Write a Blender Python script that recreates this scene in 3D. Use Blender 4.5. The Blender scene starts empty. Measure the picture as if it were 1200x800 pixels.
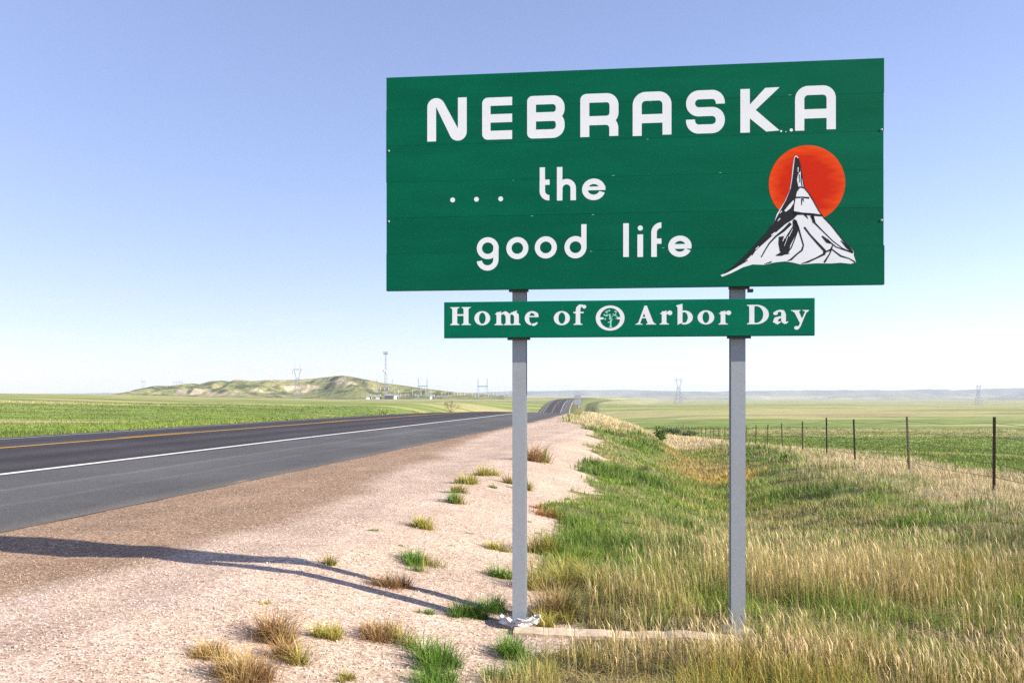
import bpy, bmesh, math, random
import numpy as np
from mathutils import Vector, Matrix, noise as mnoise
from mathutils.geometry import delaunay_2d_cdt

rng = np.random.default_rng(7)
random.seed(7)
scene = bpy.context.scene
COL = scene.collection

# ------------------------------------------------------------------ camera
EYE = 1.69                 # metres above the datum; the foot of the sign is 0.29 above it
F = 1000.0                 # focal length in photo pixels (photo is 1200 x 800)
HOR = 463.0                # photo row of the horizon
cam_d = bpy.data.cameras.new('camera')
cam = bpy.data.objects.new('camera', cam_d)
COL.objects.link(cam)
cam.location = (0, 0, EYE)
cam.rotation_euler = (math.radians(90), 0, 0)
cam_d.sensor_width = 36.0
cam_d.lens = 36.0 * F / 1200.0
cam_d.shift_y = (HOR - 400.0) / 1200.0
cam_d.clip_start = 0.05
cam_d.clip_end = 40000
scene.camera = cam

# ------------------------------------------------------------------ world and sun
SUN_EL = math.radians(26)
SUN_AZ = math.radians(107.5)       # clockwise from +Y (the way the camera looks)
world = bpy.data.worlds.new('World')
scene.world = world
world.use_nodes = True
wn = world.node_tree
wn.nodes.clear()
w_out = wn.nodes.new('ShaderNodeOutputWorld')
w_bg = wn.nodes.new('ShaderNodeBackground')
w_sky = wn.nodes.new('ShaderNodeTexSky')
w_sky.sky_type = 'NISHITA'
w_sky.sun_disc = False
w_sky.sun_elevation = SUN_EL
w_sky.sun_rotation = -SUN_AZ
w_sky.altitude = 1400
w_sky.air_density = 1.0
w_sky.dust_density = 1.1
w_sky.ozone_density = 2.2
w_bg.inputs['Strength'].default_value = 0.118
w_gam = wn.nodes.new('ShaderNodeGamma'); w_gam.inputs[1].default_value = 0.72
w_mul = wn.nodes.new('ShaderNodeMixRGB'); w_mul.blend_type = 'MULTIPLY'; w_mul.inputs[0].default_value = 1.0
w_mul.inputs[2].default_value = (1.20, 1.12, 1.32, 1)
wn.links.new(w_sky.outputs[0], w_gam.inputs[0]); wn.links.new(w_gam.outputs[0], w_mul.inputs[1])
w_tc = wn.nodes.new('ShaderNodeTexCoord')
w_map = wn.nodes.new('ShaderNodeMapping'); w_map.inputs['Scale'].default_value = (9, 9, 46)
w_nz = wn.nodes.new('ShaderNodeTexNoise'); w_nz.inputs['Scale'].default_value = 1.0; w_nz.inputs['Detail'].default_value = 7; w_nz.inputs['Roughness'].default_value = .6
w_r = wn.nodes.new('ShaderNodeMapRange'); w_r.inputs[1].default_value = .56; w_r.inputs[2].default_value = .80; w_r.inputs[4].default_value = .55
w_sep = wn.nodes.new('ShaderNodeSeparateXYZ')
w_lo = wn.nodes.new('ShaderNodeMapRange'); w_lo.inputs[1].default_value = .012; w_lo.inputs[2].default_value = .03
w_hi = wn.nodes.new('ShaderNodeMapRange'); w_hi.inputs[1].default_value = .05; w_hi.inputs[2].default_value = .10; w_hi.inputs[3].default_value = 1; w_hi.inputs[4].default_value = 0
w_m1 = wn.nodes.new('ShaderNodeMath'); w_m1.operation = 'MULTIPLY'; w_m2 = wn.nodes.new('ShaderNodeMath'); w_m2.operation = 'MULTIPLY'
w_cl = wn.nodes.new('ShaderNodeMixRGB'); w_cl.inputs[2].default_value = (4.2, 4.2, 4.3, 1)
wl = wn.links.new
wl(w_tc.outputs['Generated'], w_map.inputs['Vector']); wl(w_map.outputs[0], w_nz.inputs['Vector']); wl(w_nz.outputs['Fac'], w_r.inputs[0])
wl(w_tc.outputs['Generated'], w_sep.inputs[0]); wl(w_sep.outputs[2], w_lo.inputs[0]); wl(w_sep.outputs[2], w_hi.inputs[0])
wl(w_lo.outputs[0], w_m1.inputs[0]); wl(w_hi.outputs[0], w_m1.inputs[1]); wl(w_m1.outputs[0], w_m2.inputs[0]); wl(w_r.outputs[0], w_m2.inputs[1])
wl(w_m2.outputs[0], w_cl.inputs[0]); wl(w_mul.outputs[0], w_cl.inputs[1]); wl(w_cl.outputs[0], w_bg.inputs[0])
wn.links.new(w_bg.outputs[0], w_out.inputs[0])

sun_d = bpy.data.lights.new('sun', 'SUN')
sun_d.energy = 5.0
sun_d.angle = math.radians(0.53)
sun_d.color = (1.0, 0.91, 0.76)
sun = bpy.data.objects.new('sun', sun_d)
COL.objects.link(sun)
sdir = Vector((math.sin(SUN_AZ) * math.cos(SUN_EL), math.cos(SUN_AZ) * math.cos(SUN_EL), math.sin(SUN_EL)))
sun.rotation_euler = (-sdir).to_track_quat('-Z', 'Y').to_euler()
sun.location = sdir * 60

scene.view_settings.view_transform = 'Standard'
scene.view_settings.look = 'None'
scene.view_settings.gamma = 1.0
scene.view_settings.exposure = 1.2
scene.cycles.use_denoising = False
scene.cycles.max_bounces = 6
scene.cycles.volume_bounces = 0

# ------------------------------------------------------------------ small helpers
def px2dir(px, py):
    return Vector(((px - 600.0) / F, 1.0, (HOR - py) / F))

def new_mesh(name, verts, faces):
    me = bpy.data.meshes.new(name)
    me.from_pydata([tuple(v) for v in verts], [], [tuple(f) for f in faces])
    me.update()
    return me

def np_mesh(name, verts, tris=None, quads=None):
    """fast mesh from numpy arrays"""
    me = bpy.data.meshes.new(name)
    nt = 0 if tris is None else len(tris)
    nq = 0 if quads is None else len(quads)
    loops = []
    starts = []
    if nq:
        loops.append(np.asarray(quads, dtype=np.int32).ravel())
        starts.append(np.arange(nq, dtype=np.int32) * 4)
    if nt:
        loops.append(np.asarray(tris, dtype=np.int32).ravel())
        starts.append(nq * 4 + np.arange(nt, dtype=np.int32) * 3)
    loops = np.concatenate(loops)
    starts = np.concatenate(starts)
    me.vertices.add(len(verts))
    me.vertices.foreach_set('co', np.asarray(verts, dtype=np.float32).ravel())
    me.loops.add(len(loops))
    me.loops.foreach_set('vertex_index', loops)
    me.polygons.add(nq + nt)
    me.polygons.foreach_set('loop_start', starts)
    me.update(calc_edges=True)
    me.validate()
    return me

def set_col(me, name, arr):
    a = me.color_attributes.new(name, 'FLOAT_COLOR', 'POINT')
    d = np.ones((len(arr), 4), dtype=np.float32)
    d[:, :arr.shape[1]] = arr
    a.data.foreach_set('color', d.ravel())

def smooth(me, on=True):
    me.polygons.foreach_set('use_smooth', np.full(len(me.polygons), on))

def link(name, me, mat=None, parent=None):
    o = bpy.data.objects.new(name, me)
    COL.objects.link(o)
    if mat is not None and me is not None and not me.materials:
        me.materials.append(mat)
    if parent is not None:
        o.parent = parent
    return o

def tag(o, label=None, cat=None, group=None, kind=None):
    if label: o['label'] = label
    if cat: o['category'] = cat
    if group: o['group'] = group
    if kind: o['kind'] = kind
    return o

def empty(name, loc, rz=0.0):
    o = bpy.data.objects.new(name, None)
    o.empty_display_size = 0.2
    COL.objects.link(o)
    o.location = loc
    o.rotation_euler = (0, 0, rz)
    return o

class MB:
    """collects simple solids into one mesh"""
    def __init__(self): self.v = []; self.f = []
    def add(self, vs, fs):
        b = len(self.v); self.v += [tuple(p) for p in vs]; self.f += [tuple(i + b for i in q) for q in fs]
    def box(self, x0, y0, z0, x1, y1, z1):
        vs = [(x0,y0,z0),(x1,y0,z0),(x1,y1,z0),(x0,y1,z0),(x0,y0,z1),(x1,y0,z1),(x1,y1,z1),(x0,y1,z1)]
        self.add(vs, [(0,3,2,1),(4,5,6,7),(0,1,5,4),(1,2,6,5),(2,3,7,6),(3,0,4,7)])
    def bar(self, a, b, r, r2=None, n=4):
        a = Vector(a); b = Vector(b); r2 = r if r2 is None else r2
        d = (b - a).normalized()
        up = Vector((0,0,1)) if abs(d.z) < 0.9 else Vector((1,0,0))
        s = d.cross(up).normalized(); t = s.cross(d)
        vs = []
        for c, rr in ((a, r), (b, r2)):
            for k in range(n):
                an = 2*math.pi*(k+.5)/n
                vs.append(c + s*math.cos(an)*rr + t*math.sin(an)*rr)
        fs = [(k, (k+1)%n, n+(k+1)%n, n+k) for k in range(n)]
        fs += [tuple(range(n-1,-1,-1)), tuple(range(n,2*n))]
        self.add(vs, fs)
    def tube(self, pts, r, n=5):
        for a, b in zip(pts[:-1], pts[1:]): self.bar(a, b, r, n=n)
    def lathe(self, prof, c=(0,0,0), n=10):
        vs = []; fs = []
        for (r, z) in prof:
            for k in range(n):
                an = 2*math.pi*k/n
                vs.append((c[0]+r*math.cos(an), c[1]+r*math.sin(an), c[2]+z))
        m = len(prof)
        for i in range(m-1):
            for k in range(n):
                fs.append((i*n+k, i*n+(k+1)%n, (i+1)*n+(k+1)%n, (i+1)*n+k))
        fs.append(tuple(range(n-1,-1,-1))); fs.append(tuple((m-1)*n+k for k in range(n)))
        self.add(vs, fs)
    def mesh(self, name): return new_mesh(name, self.v, self.f)
    def build(self, name, mat, parent=None): return link(name, self.mesh(name), mat, parent)

# ---- numpy value noise
_tab = rng.random((256, 256)).astype(np.float64)
def vnoise(x, y):
    x = np.asarray(x, float); y = np.asarray(y, float)
    xi = np.floor(x).astype(int); yi = np.floor(y).astype(int)
    fx = x - xi; fy = y - yi
    fx = fx*fx*(3-2*fx); fy = fy*fy*(3-2*fy)
    a = _tab[xi & 255, yi & 255]; b = _tab[(xi+1) & 255, yi & 255]
    c = _tab[xi & 255, (yi+1) & 255]; d = _tab[(xi+1) & 255, (yi+1) & 255]
    return (a*(1-fx)+b*fx)*(1-fy) + (c*(1-fx)+d*fx)*fy
def fbm(x, y, o=4):
    t = 0; a = 0.5; n = 0
    for k in range(o):
        t = t + a*vnoise(x*2**k + 17.3*k, y*2**k + 9.1*k); n += a; a *= .5
    return t/n
def sst(a, b, x):
    t = np.clip((np.asarray(x, float)-a)/(b-a), 0, 1)
    return t*t*(3-2*t)
def lerp(a, b, t): return a + (b-a)*t

# ------------------------------------------------------------------ materials
def mat_new(name):
    m = bpy.data.materials.new(name)
    m.use_nodes = True
    nt = m.node_tree
    b = nt.nodes['Principled BSDF']
    return m, nt, b

def nd(nt, t, **kw):
    n = nt.nodes.new(t)
    for k, v in kw.items(): setattr(n, k, v)
    return n

def simple_mat(name, col, rough=0.6, metal=0.0, var=0.12, scale=20.0, bump=0.0, spec=0.4, dirt=None, dscale=4.0):
    """plain painted/metal surface with noise in colour, roughness and fine relief"""
    m, nt, b = mat_new(name)
    tc = nd(nt, 'ShaderNodeTexCoord')
    n1 = nd(nt, 'ShaderNodeTexNoise'); n1.inputs['Scale'].default_value = scale; n1.inputs['Detail'].default_value = 6
    nt.links.new(tc.outputs['Object'], n1.inputs['Vector'])
    cr = nd(nt, 'ShaderNodeValToRGB')
    c = np.array(col)
    cr.color_ramp.elements[0].position = .3; cr.color_ramp.elements[1].position = .7
    cr.color_ramp.elements[0].color = (*np.clip(c*(1-var), 0, 1), 1)
    cr.color_ramp.elements[1].color = (*np.clip(c*(1+var), 0, 1), 1)
    nt.links.new(n1.outputs['Fac'], cr.inputs['Fac'])
    last = cr.outputs['Color']
    if dirt is not None:
        n2 = nd(nt, 'ShaderNodeTexNoise'); n2.inputs['Scale'].default_value = dscale; n2.inputs['Detail'].default_value = 8; n2.inputs['Roughness'].default_value = .7
        nt.links.new(tc.outputs['Object'], n2.inputs['Vector'])
        r2 = nd(nt, 'ShaderNodeValToRGB'); r2.color_ramp.elements[0].position = .55; r2.color_ramp.elements[1].position = .75
        nt.links.new(n2.outputs['Fac'], r2.inputs['Fac'])
        mx = nd(nt, 'ShaderNodeMixRGB'); mx.inputs['Color2'].default_value = (*dirt, 1)
        nt.links.new(r2.outputs['Color'], mx.inputs['Fac']); nt.links.new(last, mx.inputs['Color1'])
        last = mx.outputs['Color']
    nt.links.new(last, b.inputs['Base Color'])
    b.inputs['Metallic'].default_value = metal
    b.inputs['Roughness'].default_value = rough
    b.inputs['Specular IOR Level'].default_value = spec
    if bump > 0:
        bp = nd(nt, 'ShaderNodeBump'); bp.inputs['Strength'].default_value = bump; bp.inputs['Distance'].default_value = .01
        nt.links.new(n1.outputs['Fac'], bp.inputs['Height']); nt.links.new(bp.outputs['Normal'], b.inputs['Normal'])
    return m

def vcol_mat(name, rough=0.75, trans=0.0, spec=0.25):
    """colour of each blade comes from its own vertex colour"""
    m, nt, b = mat_new(name)
    a = nd(nt, 'ShaderNodeVertexColor', layer_name='Col')
    nt.links.new(a.outputs['Color'], b.inputs['Base Color'])
    b.inputs['Roughness'].default_value = rough
    b.inputs['Specular IOR Level'].default_value = spec
    if trans > 0:
        tr = nd(nt, 'ShaderNodeBsdfTranslucent')
        nt.links.new(a.outputs['Color'], tr.inputs['Color'])
        mx = nd(nt, 'ShaderNodeMixShader'); mx.inputs[0].default_value = trans
        out = nt.nodes['Material Output']
        nt.links.new(b.outputs[0], mx.inputs[1]); nt.links.new(tr.outputs[0], mx.inputs[2]); nt.links.new(mx.outputs[0], out.inputs['Surface'])
    return m

M = {}
M['blade'] = vcol_mat('grass_blade', .6, .22, .25)
M['steel'] = simple_mat('galvanised_steel', (.315,.345,.37), .6, .2, .05, 60, .03, .4, (.31,.31,.32), 3)
M['rust_post'] = simple_mat('brown_painted_steel', (.055,.036,.026), .7, 0, .3, 40, .2, .3, (.10,.05,.025), 12)
M['wire'] = simple_mat('weathered_wire', (.10,.085,.075), .6, .5, .2, 30)
M['lattice'] = simple_mat('lattice_steel', (.22,.25,.29), .6, .3, .1, 3)
M['teal'] = simple_mat('teal_insulator_beam', (.06,.24,.24), .6, 0, .1, 3)
M['porcelain'] = simple_mat('pale_porcelain', (.48,.49,.52), .4, 0, .08, 3)
M['wood'] = simple_mat('weathered_wood', (.22,.17,.12), .85, 0, .25, 14, .4, .2)
M['wood_pale'] = simple_mat('pale_dry_timber', (.50,.40,.30), .9, 0, .22, 18, .5, .15, (.33,.24,.17), 7)
M['brown_post'] = simple_mat('yellow_brown_sign_post', (.42,.26,.10), .8, 0, .2, 20, .2)
M['alu'] = simple_mat('bare_aluminium_back', (.42,.45,.49), .45, .5, .08, 8)
M['concrete'] = simple_mat('rough_concrete', (.42,.37,.31), .9, 0, .2, 25, .6, .2, (.30,.26,.22), 12)
M['white_plastic'] = simple_mat('torn_white_plastic', (.60,.61,.63), .45, 0, .06, 20, .2, .5)
M['white_wall'] = simple_mat('white_metal_wall', (.72,.71,.69), .6, 0, .06, 2)
M['dark_metal'] = simple_mat('dark_grey_metal', (.08,.085,.10), .6, .2, .15, 5)
M['bark'] = simple_mat('grey_bark', (.20,.16,.12), .9, 0, .25, 20, .5, .2)
M['leaf_g'] = vcol_mat('leaf', .6, .25, .3)
M['rock'] = simple_mat('pale_stone', (.52,.42,.36), .9, 0, .25, 14, .5, .2)

# ------------------------------------------------------------------ the road line and the lie of the land
_cy = np.array([-60, 0, 7.4, 20, 32, 46, 70, 120, 200, 355, 450, 520, 700, 1200, 7000], float)
_cx = np.array([-15.6, -5.6, -4.25, -2.1, -.05, 1.95, 4.5, 8.6, 14, 23.6, 32, 39.5, 63, 150, 1500], float)
_ry = np.array([-60, 0, 8, 20, 32, 46, 60, 74, 90, 110, 150, 200, 280, 355, 420, 450, 490, 540, 700, 1200, 7000], float)
_rz = np.array([.55, .55, .54, .54, .52, .45, .33, .14, -.25, -1.1, -3.6, -5.9, -7.2, -5.6, -2.7, -1.75, -.95, -.7, -.6, -6, -40], float)

def pchip(X, Y, x):
    X = np.asarray(X); Y = np.asarray(Y); x = np.asarray(x, float)
    h = np.diff(X); d = np.diff(Y)/h
    m = np.zeros_like(Y)
    for i in range(1, len(X)-1):
        if d[i-1]*d[i] > 0:
            w1 = 2*h[i]+h[i-1]; w2 = h[i]+2*h[i-1]
            m[i] = (w1+w2)/(w1/d[i-1]+w2/d[i])
    m[0] = d[0]; m[-1] = d[-1]
    i = np.clip(np.searchsorted(X, x)-1, 0, len(X)-2)
    t = (x-X[i])/h[i]
    return ((1+2*t)*(1-t)**2*Y[i] + t*(1-t)**2*h[i]*m[i] + t*t*(3-2*t)*Y[i+1] + t*t*(t-1)*h[i]*m[i+1])

def c_of(y): return pchip(_cy, _cx, np.clip(y, -60, 7000))
def r_of(y): return pchip(_ry, _rz, np.clip(y, -60, 7000))

ROAD_W = 11.7          # right shoulder 3.4, two lanes 3.65, left shoulder 1.0
def road_z(s, y):
    """s is 0 at the right edge of the asphalt, negative across the road"""
    q = -np.asarray(s, float)
    return r_of(y) + np.where(q < 7.05, .15*q/7.05, .15-.11*(q-7.05)/4.65)

def tabl(xs, ys, y): return pchip(np.array(xs, float), np.array(ys, float), np.clip(y, xs[0], xs[-1]))

def land(s, y):
    s = np.asarray(s, float); y = np.asarray(y, float)
    s, y = np.broadcast_arrays(s, y)
    R = r_of(y)
    x = c_of(y)+s
    # right of the road: shoulder, ditch, bank, fence line, pasture
    z0 = R-.006+.012*(fbm(x*3.3+2, y*1.6+5)-.5)
    z1 = R-.025
    z2 = R-np.interp(y, [0, 25, 60], [.06, .06, .25])
    z3 = R-np.interp(y, [0, 25, 60], [.15, .22, .5])
    G = R-np.interp(y, [0, 6, 14, 40, 80, 400], [.31, .31, .42, .5, .9, .9])
    D = tabl([-60, 5.2, 8, 12, 20, 35, 55, 75, 100, 150, 300, 500, 7000], [.23, .23, .05, -.30, -.58, -.95, -1.5, -2.0, -3.0, -5.4, -8.2, -3.4, -60], y)
    B = tabl([-60, 5.5, 9, 14, 24, 35, 55, 75, 100, 150, 300, 500, 7000], [.23, .23, .16, -.03, -.26, -.55, -1.2, -2.0, -3.0, -5.2, -7.6, -3.2, -60], y)
    Fn = tabl([-60, 5, 15, 19, 24, 31, 50, 71, 92, 120, 200, 300, 500, 7000], [.25, .22, -.02, -.1, -.26, -.5, -1.35, -2.2, -3.0, -3.8, -5.6, -6.4, -3.4, -60], y)
    P = tabl([-60, 0, 15, 30, 60, 100, 200, 350, 500, 700, 1000, 1500, 2500, 7000], [-.3, -.3, -.75, -1.6, -2.7, -3.7, -5.2, -4.7, -3.9, -6.5, -9.5, -12, -13.5, -34], y)
    ks = np.array([0., 2.0, 3.1, 3.75, 4.65, 6.9, 9.6, 11.6, 45.])
    vals = np.stack([z0, z1, z2, z3, G, D, B, Fn, P], 0)
    i = np.clip(np.searchsorted(ks, s)-1, 0, len(ks)-2)
    t = np.clip((s-ks[i])/(ks[i+1]-ks[i]), 0, 1)
    t = lerp(t, t*t*(3-2*t), np.where(i >= 4, .45, .15))
    zr = np.take_along_axis(vals, i[None], 0)[0]*(1-t) + np.take_along_axis(vals, (i+1)[None], 0)[0]*t
    roll = (fbm(x/90.+5, y/110.)-.5)*2.6*sst(30, 160, s)*sst(30, 120, y)
    roll2 = (fbm(x/420.+3, y/500.+8)-.5)*9*sst(150, 600, s)*sst(250, 700, y)
    zr = zr+roll+roll2
    # left of the road
    q = -s-ROAD_W
    e = R+.02
    di = R-.22-.6*sst(60, 110, y)*(1-sst(400, 500, y))
    L = lerp(-1.3, 2.5, sst(20, 220, -x)) * (1-sst(330, 620, y)) + (-1.3)*sst(330, 620, y)
    L = np.minimum(L, lerp(.35, 99, sst(28, 130, np.hypot(x, y))))
    L = L + (fbm(x/60.+11, y/80.+4)-.5)*.9*sst(25, 120, np.hypot(x, y))
    L = lerp(L, -26, sst(1000, 6000, y))
    zl = np.where(q < 2.2, lerp(e, di, sst(0, 2.2, q)), lerp(di, L, sst(2.2, 42, q)))
    under = np.where(s > -.75, road_z(s, y)+.016*(fbm(x*3.3+2, y*1.6+5)-.5)*2+.010*(fbm(x*9, y*9)-.5)-.008-np.clip(-s-.12, 0, 9)*.16, R-.25)
    z = np.where(s >= 0, zr, np.where(q >= 0, zl, under))
    # fine lumps, none on the road bed
    off = sst(1.5, 6, s)+sst(.5, 4, q)
    z = z+(fbm(x*.9, y*.9)-.5)*(.16+.14*sst(5.5, 7.5, s)*(1-sst(9.5, 11, s))*sst(8, 12, y)*(1-sst(22, 30, y)))*off*sst(5.5, 9, y) + (fbm(x*3.1, y*3.1, 2)-.5)*.035*np.where(s >= 0, sst(.0, 1.0, s), sst(0, 1, q))
    # level pad round the sign
    return z

def ground_at(x, y): 
    return float(land(np.array([x-c_of(np.array([y]))[0]]), np.array([y]))[0])

def on_ground(px, py, zlo=3.5, zhi=3000):
    """the first point where the ray of a photo pixel meets the land"""
    d = px2dir(px, py)
    ts = np.geomspace(zlo, zhi, 1500)
    X = d.x*ts; Z = EYE+d.z*ts
    g = land(X-c_of(ts), ts)
    k = np.nonzero(Z <= g)[0]
    if len(k) == 0: k = [len(ts)-1]
    t = ts[k[0]]
    return Vector((d.x*t, t, float(g[k[0]])))

# zones: how gravelly, and which grass grows where
def gravel_edge(x, y):
    """s where the gravel ends"""
    w = (fbm(x*.55+3, y*.55)-.5)*2.2 + (fbm(x*2+3, y*2)-.5)*.9
    base = np.interp(y, [0, 4, 5, 6.2, 7, 9, 13, 18, 26, 33, 42, 60, 7000], [4.5, 4.55, 4.85, 4.7, 4.45, 4.35, 4.3, 4.2, 3.7, 2.7, 1.0, .45, .35])
    return base+w*np.interp(y, [0, 30, 60], [.55, .55, .15])

ys = np.concatenate([np.arange(-40, 1, 2.0), np.arange(1, 3, .5), np.arange(3, 15, .16)])
yy = ys[-1]
more = []
while yy < 6800:
    yy += max(.16, .0125*yy); more.append(yy)
ys = np.concatenate([ys, more])
sr = list(np.arange(0, 16, .17)); d = .2
while sr[-1] < 5200: sr.append(sr[-1]+d); d *= 1.085
sl = [0.0]; d = .25
while sl[-1] < 5200: sl.append(sl[-1]+d); d *= 1.09
ss = np.concatenate([-ROAD_W-np.array(sl[::-1]), [-ROAD_W+.1, -7, -3.4, -.76, -.7, -.5, -.36, -.24, -.16, -.08], sr])
SS, YY = np.meshgrid(ss, ys)
ZZ = land(SS, YY)
XX = c_of(YY)+SS
nr, nc = SS.shape
V = np.stack([XX, YY, ZZ], -1).reshape(-1, 3)
idx = np.arange(nr*nc).reshape(nr, nc)
Q = np.stack([idx[:-1, :-1], idx[:-1, 1:], idx[1:, 1:], idx[1:, :-1]], -1).reshape(-1, 4)
gm = np_mesh('ground', V, quads=Q)
smooth(gm)

def zones(x, y):
    """weights of the ground covers at world points, and the colour of the soil and sward there"""
    x = np.asarray(x, float); y = np.asarray(y, float)
    s = x-c_of(y)
    q = -s-ROAD_W
    ge = gravel_edge(x, y)
    grav = 1-sst(-.12, .12, s-ge)
    grav = np.where(s < -.8, 0, grav)
    n1 = fbm(x*.35+40, y*.35); n2 = fbm(x*.9+7, y*.9+3); n3 = fbm(x/25., y/18.); n4 = fbm(x/9.+2, y/4.)
    z = {}
    z['s'] = s; z['q'] = q; z['gravel'] = grav
    right = (s >= 0)
    # blond straw: crest by the fence, and the slope right of the road further on
    straw = np.clip(sst(9.0, 10.4, s+(n2-.5)*2.4)*(1-sst(12.4, 14.2, s+(n2-.5)*3))*(.95-.0*y), 0, 1)*sst(9, 13, y)*(1-sst(115, 150, y))
    far_straw = sst(.9, 2.0, s+(n2-.5)*1.4)*(1-sst(11, 15, s+(n1-.5)*4))*sst(27, 37, y+(n1-.5)*14-np.clip(s-2.2, 0, 3)*3.6)*(1-sst(150, 220, y))
    straw = np.maximum(straw, far_straw)
    # tall olive gold grass close in
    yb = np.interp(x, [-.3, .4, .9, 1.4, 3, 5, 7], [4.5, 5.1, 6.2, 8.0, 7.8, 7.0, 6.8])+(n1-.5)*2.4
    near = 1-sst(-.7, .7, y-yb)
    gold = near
    # golden weeds in the ditch bottom
    weed = sst(5.4, 6.4, s+(n2-.5)*1.6)*(1-sst(7.6, 8.8, s+(n2-.5)*1.6))*sst(13, 19, y)*(1-sst(52, 60, y))
    field = sst(12.2, 14.4, s+(n2-.5)*3)*right
    z['straw'] = np.where(right, straw*(1-grav), 0); z['gold'] = np.where(right, gold*(1-grav)*(1-field), 0)
    z['weed'] = np.where(right, weed*(1-grav)*(1-straw)*(1-near), 0)
    z['field'] = field; z['left'] = (q > 0)*1.0
    rest = np.clip(1-grav-z['straw']-z['gold']-z['weed']-field, 0, 1)
    z['green'] = np.where(right, rest, 0)
    z['n'] = (n1, n2, n3, n4)
    return z

def c3(*v): return np.array(v, float)
def mixc(a, b, t): return a+(b-a)*np.asarray(t)[..., None]

def field_colour(x, y, n3, n4, left):
    """pasture: green where the ground is moist, tan where the grass has cured"""
    dist = np.hypot(x, y)
    green = c3(.172, .235, .042); dk = c3(.118, .165, .032); tan = c3(.40, .345, .155); pale = c3(.36, .345, .165)
    streak = fbm(x/70.+9, y/13.+2)
    g = mixc(green+0*x[..., None], dk, sst(.45, .7, n4))
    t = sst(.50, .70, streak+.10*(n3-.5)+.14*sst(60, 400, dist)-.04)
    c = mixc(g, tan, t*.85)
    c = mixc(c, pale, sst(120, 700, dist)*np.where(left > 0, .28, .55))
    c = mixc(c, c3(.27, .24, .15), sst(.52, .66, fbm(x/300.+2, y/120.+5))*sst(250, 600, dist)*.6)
    c = mixc(c, c3(.30, .17, .11), np.exp(-((x-112)/26)**2-((y-292)/13)**2)*sst(.4, .6, fbm(x/6., y/4.)+.1))
    return c

zz = zones(V[:, 0], V[:, 1])
soil = c3(.22, .165, .105)
n1, n2, n3, n4 = zz['n']
colr = np.zeros((len(V), 3))+soil
colr = mixc(colr, c3(.10, .125, .035), zz['green']*.85)
colr = mixc(colr, c3(.40, .33, .19), zz['straw']*.8)
colr = mixc(colr, c3(.075, .060, .026), zz['gold']*.9)  # ground colour darkened here to paint in shade between the blades
colr = mixc(colr, c3(.28, .20, .06), zz['weed']*.8)
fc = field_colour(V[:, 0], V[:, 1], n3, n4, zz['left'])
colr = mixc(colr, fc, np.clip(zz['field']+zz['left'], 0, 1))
roadstrip = zz['left']*(1-sst(0.2, 3.0, zz['q']+(n2-.5)*3))
colr = mixc(colr, c3(.34, .28, .15), roadstrip*.6*sst(20, 60, V[:, 1]))
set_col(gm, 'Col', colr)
# wet brown strip of gravel beside the asphalt is a different stone: G channel
brown = (1-sst(-.28, .28, zz['s']-(np.interp(V[:, 1], [0, 5, 7.6, 12, 20, 26, 32], [1.6, 1.75, 1.95, 1.75, .85, .4, .1])+(fbm(V[:, 0]*.5, V[:, 1]*.5)-.5)*.8)))
dusty = .5+.5*np.exp(-((zz['s']-2.75-.15*np.sin(V[:, 1]*.21))/.16)**2)-.3*np.exp(-((zz['s']-2.35-.15*np.sin(V[:, 1]*.21))/.2)**2)+.35*np.exp(-((zz['s']-.75-.1*np.sin(V[:, 1]*.17))/.18)**2)-.5*(fbm(V[:, 0]*.6+3, V[:, 1]*.6)-.5)
set_col(gm, 'Mask', np.stack([zz['gravel'], brown*zz['gravel'], dusty], -1))

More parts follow.
